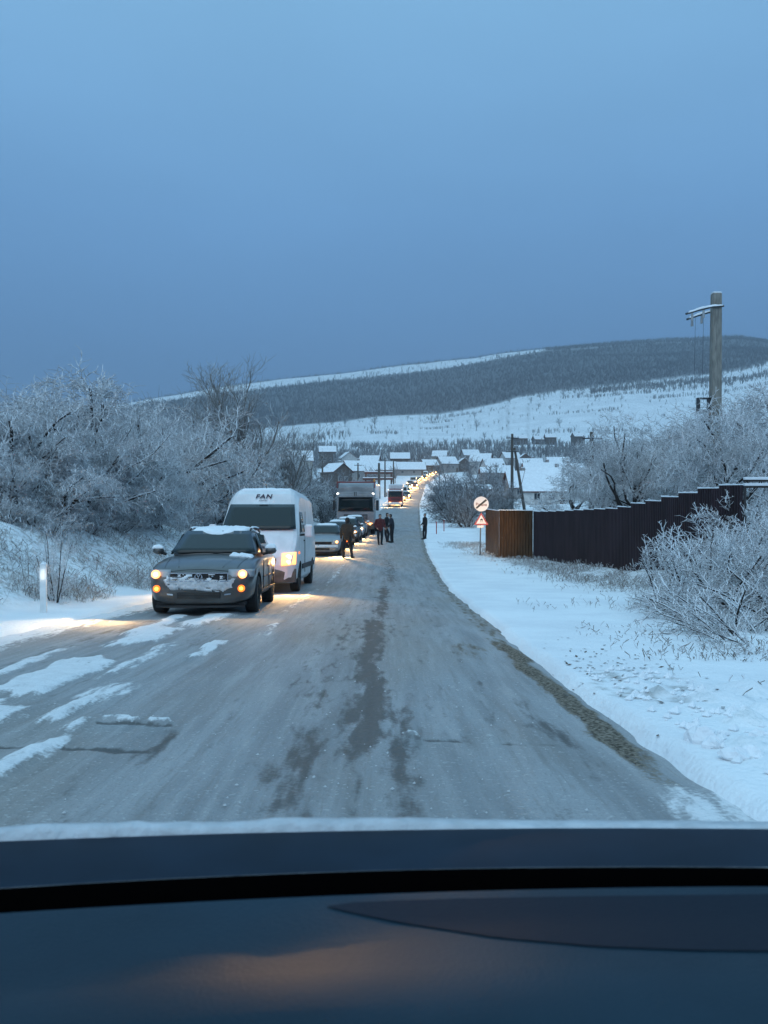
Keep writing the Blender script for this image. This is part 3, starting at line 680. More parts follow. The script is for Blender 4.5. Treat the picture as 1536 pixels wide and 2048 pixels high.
wood('ridge_forest', scatter([(200, 1120, 1680, 1710, 620, 4, 8), (300, 1090, 1500, 1540, 80, 5, 11), (700, 1090, 1560, 1660, 40, 4, 9)], 2, 1), 'thin line of trees along the ridge top', m_wood)
A_ = scatter([(200, 1560, 430, 640, 5200, 3.5, 7.5)], 3, .5, .34)
B_ = scatter([(1040, 1130, 1000, 1003, 25, 4, 8), (1180, 1300, 965, 1000, 90, 4, 8), (1290, 1440, 900, 940, 120, 4, 8), (1440, 1560, 890, 930, 90, 4, 8), (1440, 1560, 975, 1000, 90, 4, 8), (1180, 1430, 938, 962, 420, 4, 8), (1120, 1300, 905, 915, 90, 3, 6), (1300, 1560, 860, 868, 110, 3, 6),
              (1040, 1180, 975, 990, 90, 4, 7), (1440, 1600, 905, 935, 160, 4, 8), (560, 700, 690, 760, 60, 4, 8), (300, 560, 640, 960, 260, 4, 8), (850, 910, 880, 950, 40, 3, 6), (620, 1020, 640, 650, 90, 3, 6), (1060, 1300, 690, 700, 70, 3, 6), (640, 1560, 660, 995, 330, 2, 5.5), (740, 800, 720, 728, 30, 3, 5), (840, 900, 800, 806, 40, 2, 4), (845, 905, 860, 866, 40, 2, 4), (900, 1010, 905, 912, 50, 2, 5), (1090, 1240, 800, 806, 50, 2, 5)], 4, .5)
wood('valley_woods', np.concatenate([A_, B_]), 'grey leafless woods and hedgerows between village and far fields', m_wood2)

# weeds standing out of the snow
def weeds(name, spots, label):
    segs = []
    for (x, y, z, h) in spots:
        lean = Vector((rnd.gauss(0, .35), rnd.gauss(0, .35), 1)).normalized(); p = Vector((x, y, z - .04)); m = p + lean * h * .55
        e = m + (lean + Vector((rnd.gauss(0, .5), rnd.gauss(0, .5), -.25))).normalized() * h * .5
        w = rnd.uniform(.0025, .0045) * (.55 + .02 * min(y, 30))
        segs.append((*p, *m, w, w)); segs.append((*m, *e, w * 1.5, w * 1.9))
        if rnd.random() < .5:
            e2 = m + Vector((rnd.gauss(0, .6), rnd.gauss(0, .6), .5)).normalized() * h * .35; segs.append((*m, *e2, w, w * 1.6))
    V, Q = tubes(segs, 3); o = link(name, fast_mesh(name, V, Q, m_weed, True)); tag(o, label, None, None, 'stuff'); return o
sp_ = []
xs_, ys_ = [], []
for _ in range(26000):
    y = 8 + 40 * rnd.random() ** 1.5; lf = rnd.uniform(1.3, 9) if rnd.random() < .8 else rnd.uniform(1.15, 2); xs_.append(float(xr(y)) - ROAD_W - lf); ys_.append(y)
xs_, ys_ = np.array(xs_), np.array(ys_); dn = fbm(xs_ * .7, ys_ * .7, 140); zz = ground_full(xs_, ys_)
for x, y, z, q in zip(xs_, ys_, zz, dn):
    if q > .47: sp_.append((x, y, z, rnd.uniform(.08, .38) * (.5 + q)))
weeds('weeds', sp_, 'snow-dusted dead weeds on the left bank')
sp_ = []; xs_, ys_ = [], []
for _ in range(15000):
    y = 8 + 42 * rnd.random() ** 1.4; fx = float(np.interp(y, [8, 14, 19.5, 24, 36.5, 45, 60], [3.2, 4.8, 6.6, 6.2, 5.6, 4.6, 4.5]))
    x = fx + rnd.gauss(.35, .75) + (rnd.random() * 3 if y < 19 else 0); xs_.append(x); ys_.append(y)
for _ in range(500):
    y = rnd.uniform(6, 16); x = float(xr(y)) + rnd.uniform(1.0, 3.5); xs_.append(x); ys_.append(y)
xs_, ys_ = np.array(xs_), np.array(ys_); dn = fbm(xs_ * .9, ys_ * .9, 141); zz = ground_full(xs_, ys_)
for x, y, z, q in zip(xs_, ys_, zz, dn):
    if q > .42 and x > float(xr(y)) + .9: sp_.append((x, y, z, rnd.uniform(.05, .24) * (.5 + q) * (.6 if y < 13 else 1)))
weeds('dead_grass', sp_, 'frosted dead grass along the fence foot and right verge')

# ------------------------------------------------------------------ vehicles
def ring_pts(half):
    "half profile [(x,z)...] from bottom centre to top centre -> closed ring x,z"
    r = [(x, z) for x, z in half]; return r + [(-x, z) for x, z in reversed(half) if x > 1e-6]

def body_loft(mb, stations, shape):
    rings = []
    for st in stations:
        y = st[0]; rings.append([(x, y, z) for x, z in ring_pts(shape(*st[1:]))])
    mb.loft(rings); return mb

def car_shape(w, zb, zs, zt):
    return [(0, zb), (w * .90, zb), (w * .97, zb + .14), (w, zb + (zs - zb) * .55), (w * .985, zs - .06), (w * .94, zs), (w * .62, zt - .006), (0, zt + .03)]

def snow_sheet(name, parent, fn, nu, nv, th, seed, dens=.45, edge=.15, mat=None):
    "lumpy snow lying on a surface: fn(u,v)->(point, normal); cells with low noise stay bare"
    mb = MB(); top = {}; bot = {}
    cell = lambda i, j: fbm(np.array([i * .31 + seed]), np.array([j * .31]), seed)[0] + .25 * vnoise(np.array([i * 1.1]), np.array([j * 1.1]), seed + 3)[0]
    keep = set()
    for i in range(nu):
        for j in range(nv):
            e = min(i, nu - 1 - i, j, nv - 1 - j) / max(1, min(nu, nv) / 2)
            if cell(i, j) + edge * min(e * 2, 1) > dens: keep.add((i, j))
    if not keep: return None
    idx = {}; vs = []; fs = []
    def vid(i, j, t):
        if (i, j, t) not in idx:
            p, nrm = fn(i / nu, j / nv); p = Vector(p); nrm = Vector(nrm)
            nb = sum(((a, b_) in keep) for a in (i - 1, i) for b_ in (j - 1, j))
            k = (.25 if nb < 4 else 1.0) * (.6 + .8 * vnoise(np.array([i * .6]), np.array([j * .6]), seed + 9)[0])
            idx[(i, j, t)] = len(vs); vs.append(p + nrm * (th * k if t else -.012))
        return idx[(i, j, t)]
    for (i, j) in keep:
        fs.append((vid(i, j, 1), vid(i + 1, j, 1), vid(i + 1, j + 1, 1), vid(i, j + 1, 1)))
        for (a, b_, c, d) in (((i, j), (i + 1, j), (i, j - 1), 0), ((i + 1, j), (i + 1, j + 1), (i + 1, j), 0), ((i + 1, j + 1), (i, j + 1), (i, j + 1), 0), ((i, j + 1), (i, j), (i - 1, j), 0)):
            if c not in keep:
                fs.append((vid(*a, 0), vid(*b_, 0), vid(*b_, 1), vid(*a, 1)))
    mb.add(vs, fs)
    return mb.build(name, mat or m_snowcap, parent, smooth=True)

from mathutils.bvhtree import BVHTree
def conform(root, part, xy):
    "points dropped onto the finished surface of a part"
    ob = [c for c in root.children if c.name.split('.')[0] == part][0]
    dg = bpy.context.evaluated_depsgraph_get(); me = ob.evaluated_get(dg).to_mesh()
    bv = BVHTree.FromPolygons([v.co.copy() for v in me.vertices], [tuple(p.vertices) for p in me.polygons])
    def fn(u, v):
        x, y = xy(u, v); h = bv.ray_cast(Vector((x, y, 9)), Vector((0, 0, -1)))
        return (h[0], Vector((0, 0, 1))) if h[0] else (Vector((x, y, 0)), Vector((0, 0, 1)))
    return fn

def cut_arches(ob, spots, r, depth=.34):
    "wheel arches cut out of a finished body shell"
    cut = MB()
    for x, y, z in spots: cut.disc((x, y, z), r, 'x', 28, depth)
    c = cut.build('cutter', m_black)
    ob.data.materials.append(m_black)
    md = ob.modifiers.new('c', 'BOOLEAN'); md.operation = 'DIFFERENCE'; md.object = c; md.solver = 'EXACT'; md.use_self = True
    dg = bpy.context.evaluated_depsgraph_get(); me = bpy.data.meshes.new_from_object(ob.evaluated_get(dg))
    ok = len(me.polygons) > 50
    ob.modifiers.clear()
    if ok: ob.data = me
    bpy.data.objects.remove(c)
    return ok

def wheel(root, x, y, r=.32, w=.21, rim_mat=None, detail=True):
    s = 1 if x > 0 else -1
    mb = MB(); prof = [(-w / 2, r * .62), (-w / 2, r * .93), (-w / 2 + .03, r), (w / 2 - .03, r), (w / 2, r * .93), (w / 2, r * .62)]
    n = 28 if detail else 14; rings = []
    for q in range(n + 1):
        t = 2 * math.pi * q / n
        rings.append([(x + a, y + math.cos(t) * rr, r + math.sin(t) * rr) for a, rr in prof])
    mb.loft(rings, cap=False, closed=True)
    t_ = mb.build('wheel', m_rubber, root, smooth=False)
    rim = MB(); xo = x + s * (w / 2 - .025)
    rim.ring((xo, y, r), r * .64, .03, 'x', 20, .04); rim.disc((xo - s * .02, y, r), r * .16, 'x', 10, .05)
    for k in range(7):
        a = 2 * math.pi * k / 7
        mtx = Matrix.Translation((xo - s * .015, y, r)) @ Matrix.Rotation(a, 4, 'X')
        rim.box((0, 0, r * .36), (.03, r * .14, r * .56), mtx)
    rim.disc((xo - s * .07, y, r), r * .62, 'x', 16, .01)
    rim.build('rim', rim_mat or m_grime, t_)
    return t_

def spot(parent, loc, aim, energy, size=75, blend=.8, color=(1, .56, .20), r=.06):
    d = bpy.data.lights.new('headlight_beam', 'SPOT'); d.energy = energy; d.spot_size = math.radians(size); d.spot_blend = blend
    d.color = color; d.shadow_soft_size = r
    o = bpy.data.objects.new('headlight_beam', d); COL.objects.link(o); o.parent = parent; o.location = loc
    o.rotation_euler = Vector(aim).to_track_quat('-Z', 'Y').to_euler(); return o

def panel(name, parent, pts4, mat, nu=6, nv=4, bulge=.0, off=.0, bdir=(0, -1, 0), th=.006):
    "curved sheet spanned by four corner points (bl, br, tr, tl)"
    bl, br, tr, tl = [Vector(p) for p in pts4]; nrm = (br - bl).cross(tl - bl).normalized()
    if nrm.dot(Vector(bdir)) < 0: nrm = -nrm
    bd = Vector(bdir)
    def fn(u, v): return bl.lerp(br, u).lerp(tl.lerp(tr, u), v) + nrm * off + bd * bulge * (1 - (2 * u - 1) ** 2)
    mb = MB(); mb.grid(nu, nv, fn); return mb.build(name, mat, parent, smooth=True, solid=th)

def place_on_road(y, off):
    x = float(xr(y)) + off; return (x, y, road_h(x, y))
def pitch_of(y): return math.atan2(float(road_z(y + 4) - road_z(y)), 4.0)

def make_car(name, paint, L=4.5, W=1.78, H=1.46, hood=.95, wb=2.6, estate=True, detail=True, lit=True, snow=1.0):
    root = empty(name); w = W / 2; k = L / 4.77; hz = hood
    st = [(0.0, w * .66, .22, hz * .60, hz * .66), (.05, w * .80, .18, hz * .68, hz * .745), (.17, w * .915, .20, hz * .76, hz * .82), (.42, w * .975, .19, hz * .86, hz * .90),
          (.95 * k, w * .995, .19, hz * .935, hz * .985), (1.42 * k, w, .19, hz * .985, hz * 1.05), (2.2 * k, w, .19, hz * 1.01, hz * 1.03), (3.4 * k, w, .19, hz * 1.03, hz * 1.05),
          (L - .45, w * .97, .22, hz * 1.04, hz * 1.06), (L - .08, w * .88, .30, hz * .98, hz * 1.04), (L, w * .76, .42, hz * .85, hz * .9)]
    body = body_loft(MB(), st, car_shape).build('body', paint, root, smooth=True, sub=1)
    cut_arches(body, [(s * (w - .06), yy, .33) for s in (-1, 1) for yy in (.86 * k, .86 * k + wb)], .375)
    # cabin
    zb = hz * 1.0; y0, y1 = 1.36 * k, 2.15 * k; y3 = L - .55 if estate else L - 1.35; y4 = L - .14 if estate else L - .55
    def cab(wb_, wt, zt): return [(0, zb - .06), (wb_, zb - .05), (wb_ - (wb_ - wt) * .45, zb + (zt - zb) * .5), (wt + .03, zt - .07), (wt - .10, zt - .014), (0, zt + .012)]
    cs = [(y0, w * .86, w * .80, zb + .035), (y0 + (y1 - y0) * .5, w * .90, w * .74, zb + (H - .03 - zb) * .56), (y1, w * .92, w * .66, H - .035), (y1 + .6, w * .93, w * .665, H), (y3 - .6, w * .92, w * .655, H - .01), (y3, w * .90, w * .64, H - .06), (y4, w * .86, w * .70, zb + .06)]
    body_loft(MB(), cs, cab).build('cabin', paint, root, smooth=True, sub=1)
    a, b_ = w * .835, w * .655
    panel('windscreen', root, [(-a, y0 + .10, zb + .06), (a, y0 + .10, zb + .06), (b_, y1 - .015, H - .075), (-b_, y1 - .015, H - .075)], m_glass, 8, 5, .035, .022)
    for s in (-1, 1):
        panel('side_window', root, [(s * (w * .905), y0 + .45, zb + .03), (s * w * .915, y3 - .2, zb + .03), (s * w * .72, y3 - .45, H - .12), (s * w * .725, y1 - .02, H - .12)], m_glass, 5, 2, 0, .02, (s, 0, .3))
    panel('rear_window', root, [(-a * .9, y4 + .0, zb + .1), (a * .9, y4 + .0, zb + .1), (b_ * .9, y3 + .06, H - .1), (-b_ * .9, y3 + .06, H - .1)], m_glass, 4, 2, 0, .05, (0, 1, .2))
    for s in (-1, 1):
        for yy in (.86 * k, .86 * k + wb):
            wheel(root, s * (w - .125), yy, .32, .21, None, detail)
        # headlamp with lens and bulb; the glowing ring stands in for the halo
        hx = w * .745
        h_ = MB(); zc = hz * .70
        h_.grid(6, 3, lambda u, v, s=s: (s * (w * .52 + w * .45 * u), .030 + .245 * u * u - .02 * math.sin(math.pi * u) + .05 * v, zc - .065 + .03 * u + .155 * v * (1 - .2 * u)))
        hl = h_.build('headlight', m_lens_off, root, smooth=True, solid=.02)
        if lit:
            MB().disc((s * w * .78, .030, zc + .012), .041, 'y', 18, .03).build('bulb', m_lamp, hl)
            MB().ring((s * w * .78, .038, zc + .012), .072, .028, 'y', 18, .03).build('reflector', m_lens_halo, hl)
        MB().tube([(s * w * .97, y0 + .30, zb + .04), (s * (w + .05), y0 + .27, zb + .06), (s * (w + .11), y0 + .25, zb + .075)], .03, 6).build('mirror_arm', m_black, root)
        mm = MB(); c = Vector((s * (w + .115), y0 + .26, zb + .10))
        mm.loft([[c + Vector((math.cos(t) * .105 * f, yy, math.sin(t) * .07 * f)) for t in [2 * math.pi * q / 10 for q in range(10)]] for yy, f in ((-.06, .55), (-.03, .9), (.03, 1), (.06, .95))])
        mi = mm.build('mirror', paint, root, smooth=True)
        if snow > .5: snow_sheet('snow_cap', mi, lambda u, v, c=c: (c + Vector((-.10 + .2 * u, -.055 + .11 * v, .055)), (0, 0, 1)), 6, 4, .055, 11 + s, .2)
        MB().box((s * w * .68, L - .04, hz * .88), (.26, .05, .16)).build('tail_light', m_tail, root, bevel=.02)
    # grille and bumper
    g_ = MB(); g_.box((0, .012, hz * .66), (w * 1.02, .05, .125)); gl = g_.build('grille', m_black, root, bevel=.01)
    sl_ = MB(); 
    for q in range(2 if not detail else 3): sl_.box((0, -.02, hz * .66 - .035 + q * .034), (w * .94, .02, .010))
    sl_.build('slats', m_chrome if not detail else m_black, gl)
    lo = MB(); lo.box((0, .015, .345), (w * .78, .06, .10)); li = lo.build('lower_intake', m_black, root, bevel=.012)
    q_ = MB()
    for q in range(4): q_.box((0, -.022, .308 + q * .025), (w * .72, .02, .008))
    q_.build('intake_bars', m_grime, li)
    bm_ = MB(); bm_.loft([[(x, .02 + .17 * (abs(x) / (w * .9)) ** 2.5 + dy, z) for dy, z in ((0.06, .135), (-.012, .14), (-.012, .175), (.06, .18))] for x in np.linspace(-w * .8, w * .8, 13)])
    bm_.build('bumper_lip', m_black, root, smooth=False)
    MB().box((0, .9, .20), (W * .8, 1.4, .05)).build('underbody', m_black, root)
    return root

def finish_car(root, y, off, rz_extra=0, light=0, spread=72, tail=0, dip=-.70, L=4.5, W=1.78, hz=.95):
    root.location = place_on_road(y, off)
    root.rotation_euler = (pitch_of(y), 0, -heading(y + 2) + rz_extra)
    if light:
        for s in (-1, 1): spot(root, (s * W * .40, -.12, hz * .70), (s * .12, -1, dip), light, spread, 1.0)
    if tail:
        d = bpy.data.lights.new('tail_glow', 'SPOT'); d.energy = tail; d.color = (1, .10, .08); d.shadow_soft_size = .1; d.spot_size = math.radians(150); d.spot_blend = 1
        o = bpy.data.objects.new('tail_glow', d); COL.objects.link(o); o.parent = root; o.location = (W * .38, L + .03, hz * .88); o.rotation_euler = (math.radians(95), 0, 0)
    return root

# ---- grey estate car at the head of the queue
L, W, H = 4.77, 1.82, 1.50
car = make_car('estate_car', m_paint_grey, L, W, H, .97, 2.71)
finish_car(car, 13.9, -4.50, .055, light=45, spread=84, tail=16, dip=-.5, L=L, W=W, hz=.97)
spot(car, (-.70, -.12, .68), (-.50, -1, -.33), 330, 72, 1.0, (1, .62, .27))
tag(car, 'dark grey estate car with snow-caked bumper and lit headlights, nearest of the queue', 'car')
w = W / 2; hz = .97
tr = MB()
for z in (hz * .66 + .068, hz * .66 - .066): tr.box((0, -.02, z), (w * 1.06, .03, .014))
for s in (-1, 1): tr.box((s * w * .525, -.02, hz * .66), (.014, .03, .13))
tr.build('grille_trim', m_chrome, car)
# emblem: ring with V over W
em = MB(); c = Vector((0, -.035, hz * .655)); em.ring(c, .068, .010, 'y', 28, .02)
def bar(a, b_, wd=.010):
    a, b_ = Vector((a[0], 0, a[1])), Vector((b_[0], 0, b_[1])); d = (b_ - a).normalized(); nn = Vector((d.z, 0, -d.x)) * wd / 2
    e = Vector((0, .008, 0)); em.loft([[c + a + nn - e, c + a - nn - e, c + a - nn + e, c + a + nn + e], [c + b_ + nn - e, c + b_ - nn - e, c + b_ - nn + e, c + b_ + nn + e]])
bar((-.026, .056), (0, .006)); bar((.026, .056), (0, .006))
bar((-.056, .026), (-.026, -.052)); bar((-.026, -.052), (0, .0)); bar((0, .0), (.026, -.052)); bar((.026, -.052), (.056, .026))
em.build('emblem', m_chrome, car)
for s in (-1, 1):
    il = MB().ring((s * w * .76, .026, .455), .058, .032, 'y', 16, .03).build('indicator', m_amber_lens, car)  # glowing amber ring stands in for the halo round the bulb
    MB().disc((s * w * .76, .022, .455), .030, 'y', 14, .03).build('bulb', m_amber, il)
    MB().loft([[(s * (w * .46 + w * .22 * u), .0 + .10 * u * u + dy, .355 + z + .02 * u) for dy, z in ((-.012, -.012), (-.012, .012), (.03, .012), (.03, -.012))] for u in (0, .5, 1)]).build('trim_fin', m_chrome, car)
    rp = MB(); pts_ = [(s * .57, 2.25, H - .07), (s * .575, 2.4, H - .01), (s * .575, 2.8, H + .015), (s * .57, 3.6, H + .0), (s * .56, 4.1, H - .05)]
    rail = rp.tube(pts_, .019, 7).build('roof_rail', m_black, car, smooth=True)
    snow_sheet('snow_cap', rail, lambda u, v, s=s: (Vector((s * (.55 + .05 * v), 2.4 + 1.2 * u, H - .0 + .03 * math.sin(min(u * 3, 1) * 1.5))), (0, 0, 1)), 18, 3, .018, 30 + s, .2)
    dr = MB().box((s * (w + .004), 2.35, .78), (.02, .16, .025)); dr.build('door_handle', m_paint_grey, car, bevel=.005)
    MB().box((s * (w - .002), 2.3, .36), (.03, 2.4, .05)).build('sill_trim', m_grime, car, bevel=.01)
snow_sheet('roof_snow', car, conform(car, 'cabin', lambda u, v: (-.53 + 1.06 * u, 2.02 + .06 * math.cos(2 * math.pi * u) + 1.9 * v)), 26, 34, .055, 5, .12)
def bumper_pt(u, v):
    x = (-.93 + 1.86 * u) * w; q = abs(x) / w
    return Vector((x * .90, -.02 + .02 * (1 - v) + .20 * max(q - .35, 0) ** 2 / .42, .42 + .20 * v - .02 * math.cos(u * 9))), Vector((0, -1, .25))
snow_sheet('bumper_snow', car, bumper_pt, 64, 13, .022, 8, .52, .22, M('dirty_snow', (.58, .59, .60), .8, var=.2, vscale=14, bump=.6, bscale=40))
snow_sheet('grille_snow', car, lambda u, v: (Vector(((-.85 + 1.7 * u) * w * .75, -.025 + .03 * (2 * u - 1) ** 2, hz * .66 - .10 + .15 * v)), Vector((0, -1, .2))), 44, 7, .022, 17, .68, 0)
snow_sheet('bonnet_snow', car, conform(car, 'body', lambda u, v: (.34 + .40 * u, 1.10 + .30 * v + .05 * u)), 14, 9, .035, 23, .33)
for s in (-1, 1):
    fn = conform(car, 'body', lambda u, v, s=s: (s * (.60 + .10 * u), .22 + 1.12 * u))
    MB().tube([fn(t, 0)[0] for t in np.linspace(0, 1, 12)], .0055, 5).build('bonnet_seam', m_black, car)
    fn = conform(car, 'body', lambda u, v, s=s: (s * (.36 + .22 * u), .18 + 1.15 * u))
    MB().tube([fn(t, 0)[0] - Vector((0, 0, .004)) for t in np.linspace(0, 1, 12)], .010, 5).build('bonnet_crease', m_paint_grey, car, smooth=True)
    for yy in (1.52, 2.55, 3.55): MB().box((s * (w - .004), yy, .62), (.012, .010, .56)).build('door_seam', m_black, car)
    MB().box((s * (w + .002), 2.5, .60), (.02, 2.0, .03)).build('rubbing_strip', m_black, car, bevel=.006)
MB().tube([conform(car, 'body', lambda u, v: (-.55 + 1.1 * u, .10))(t, 0)[0] for t in np.linspace(0, 1, 14)], .0055, 5).build('bonnet_seam', m_black, car)
wp = MB()
wp.tube([(-.62, 1.42, 1.035), (-.1, 1.45, 1.05), (.05, 1.46, 1.055)], .012, 6); wp.build('wiper', m_black, car)
wp = MB(); wp.tube([(.0, 1.41, 1.035), (.5, 1.46, 1.05), (.62, 1.48, 1.05)], .012, 6); wp.build('wiper', m_black, car)

# ---- white high-roof van
def make_van():
    root = empty('delivery_van'); L, W, H = 5.6, 2.04, 2.66; w = W / 2
    def shp(wm, zb, zt):
        zc = lambda z: min(z, zt - .01)
        top_w = wm * (.985 - .20 * sstep(1.3, 2.66, zt))
        return [(0, zb), (wm * .88, zb), (wm * .97, zb + .12), (wm, zc(max(zb + .25, min(.8, zt * .6)))), (wm * .985, zc(max(zb + .3, min(1.35, zt - .16)))), (wm * (.985 - .12 * sstep(1.3, 2.6, zt - .25)), zc(zt - .22)), (top_w - .03, zt - .07), (top_w - .12, zt - .01), (0, zt)]
    st = [(0, w * .80, .34, .70), (.05, w * .90, .28, .90), (.18, w * .965, .25, 1.06), (.42, w * .99, .24, 1.28), (.68, w, .24, 1.50), (1.02, w, .24, 1.86), (1.36, w, .24, 2.22), (1.60, w, .24, 2.50), (1.85, w, .24, 2.62), (2.3, w, .24, H), (4.5, w, .24, H - .01), (L - .1, w * .985, .26, H - .03), (L, w * .95, .34, H - .10)]
    vb = body_loft(MB(), st, shp).build('body', m_paint_white, root, bevel=.03)
    cut_arches(vb, [(s * (w - .06), yy, .36) for s in (-1, 1) for yy in (.95, 4.35)], .42)
    panel('windscreen', root, [(-.93, .70, 1.555), (.93, .70, 1.555), (.825, 1.325, 2.195), (-.825, 1.325, 2.195)], m_glass, 10, 6, .0, .03)
    for s in (-1, 1):
        panel('side_window', root, [(s * (w + .0), .98, 1.50), (s * (w + .0), 1.95, 1.50), (s * (w - .08), 1.95, 2.02), (s * (w - .08), 1.36, 2.02)], m_glass, 4, 2, 0, .012, (s, 0, 0))
        hl = MB().grid(5, 5, lambda u, v, s=s: (s * (w * .64 + w * .335 * u), .17 * u * u - .045 + .11 * v, .68 + .30 * v + .03 * u)).build('headlight', m_lens_halo, root, smooth=True, solid=.02)
        for (zz, rr) in ((.88, .075), (.76, .058)):
            MB().disc((s * w * .80, -.012 + (zz - .68) * .37, zz), rr, 'y', 16, .03).build('bulb', m_lamp, hl)
        arm = MB().tube([(s * w * .97, 1.02, 1.42), (s * (w + .16), .98, 1.44)], .03, 6).build('mirror_arm', m_black, root)
        mi = MB().box((s * (w + .20), .99, 1.53), (.20, .13, .33)).build('mirror', m_paint_white, root, bevel=.05)
        MB().box((s * (w + .20), 1.06, 1.53), (.17, .02, .29)).build('mirror_glass', m_black, mi, bevel=.01)
        for yy in (.95, 4.35):
            wheel(root, s * (w - .13), yy, .345, .22)
        MB().box((s * (w + .004), 3.1, .62), (.025, 3.4, .13)).build('side_moulding', m_black, root, bevel=.01)
        MB().box((s * (w + .004), 2.03, 1.25), (.012, .012, 1.6)).build('door_seam', m_black, root)
        MB().box((s * (w + .006), 1.88, 1.28), (.03, .16, .035)).build('door_handle', m_black, root, bevel=.008)
        MB().disc((s * (w + .006), .62, .98), .03, 'x', 10, .02).build('side_repeater', m_amber_lens, root)
    bp_ = MB().loft([[(x, -.015 + .16 * (abs(x) / w) ** 3 + dy, z) for dy, z in ((.12, .26), (-.04, .28), (-.045, .52), (.0, .60), (.12, .60))] for x in np.linspace(-w * .97, w * .97, 13)])
    bp_.build('bumper', m_grime, root, smooth=False)
    gr_ = MB().box((0, .035, .78), (1.05, .05, .14)); gr_.build('grille', m_black, root, bevel=.02)
    MB().box((0, .075, .93), (.16, .03, .07)).build('emblem', m_chrome, root, bevel=.02)
    MB().box((0, -.055, .44), (.52, .02, .11)).build('number_plate', m_grime, root, bevel=.004)
    wp = MB(); wp.tube([(-.75, .69, 1.555), (.0, .70, 1.57)], .013, 6); wp.build('wiper', m_black, root)
    wp = MB(); wp.tube([(.05, .69, 1.555), (.78, .70, 1.57)], .013, 6); wp.build('wiper', m_black, root)
    MB().box((.25, .88, 1.63), (.5, .22, .03)).build('dashboard_papers', m_snowcap, root)
    MB().tube([(0, 1.95, 2.63), (0, 2.02, 2.76)], .008, 5).build('aerial', m_black, root)
    snow_sheet('roof_snow', root, conform(root, 'body', lambda u, v: (-.66 + 1.32 * u, 1.80 + 3.6 * v)), 22, 30, .03, 44, .2)
    return root
def text_mesh(name, body, size, mat, parent, loc, rot, shear=0.0, offset=.0, ext=.002, align='CENTER', space=1.0):
    cu = bpy.data.curves.new(name, 'FONT'); cu.body = body; cu.size = size; cu.align_x = align; cu.align_y = 'CENTER'; cu.shear = shear; cu.offset = offset; cu.extrude = ext; cu.space_character = space
    t = bpy.data.objects.new('tmp', cu); COL.objects.link(t)
    dg = bpy.context.evaluated_depsgraph_get(); me = bpy.data.meshes.new_from_object(t.evaluated_get(dg)); bpy.data.objects.remove(t)
    me.materials.clear(); me.materials.append(mat)
    o = link(name, me, parent, loc); o.rotation_euler = rot; return o
van = make_van()
m_letter = M('dark_letter', (.035, .012, .03), .6)
finish_car(van, 20.5, -4.70, .015, light=800, spread=80, dip=-.58, L=5.6, W=1.98, hz=1.16)
tag(van, 'white high-roof delivery van with dark lettering above the windscreen', 'van')
text_mesh('lettering', 'FAN', .20, m_letter, van, (0, 1.495, 2.425), (math.radians(49), 0, 0), .16, .005, space=1.2)
text_mesh('lettering', 'courier', .075, m_letter, van, (.0, 1.405, 2.325), (math.radians(47), 0, 0), .2, .0)

# ---- following cars
def queue_car(paint, y, off, label, light=60, L=4.2, W=1.74, H=1.46, hz=.95, **k):
    c_ = make_car('car', paint, L, W, H, hz, 2.5, **k); finish_car(c_, y, off, rnd.uniform(-.02, .02), light=light, spread=76, dip=-.6, L=L, W=W, hz=hz)
    tag(c_, label, 'car')
    snow_sheet('roof_snow', c_, conform(c_, 'cabin', lambda u, v: (-.5 + u, 1.9 + 1.2 * v)), 14, 16, .05, int(y), .15)
    snow_sheet('bumper_snow', c_, lambda u, v, W=W: (Vector(((-.85 + 1.7 * u) * W / 2, -.01 + .09 * (2 * u - 1) ** 2, .40 + .14 * v)), Vector((0, -1, .2))), 20, 5, .04, int(y) + 3, .3)
    return c_
queue_car(m_paint_silver, 39.8, -4.85, 'silver saloon car behind the white van, its bumper caked with snow', light=1500, estate=False)
fog_car = queue_car(m_paint_dark, 46.2, -4.80, 'dark car with glowing headlights, second behind the white van', light=800, L=4.0, hz=.98)
for s in (-1, 1):
    fg = MB().ring((s * .60, .045, .46), .115, .05, 'y', 16, .03).build('fog_light', m_amber_lens, fog_car); MB().disc((s * .60, .03, .46), .065, 'y', 14, .03).build('bulb', m_amber, fg)
queue_car(m_paint_dark, 51.6, -4.75, 'dark car with glowing headlights, third behind the white van', light=800, L=4.0, H=1.5)
queue_car(m_paint_silver, 56.8, -4.65, 'grey car with glowing headlights just ahead of the white lorry', light=800, L=3.9, H=1.48)

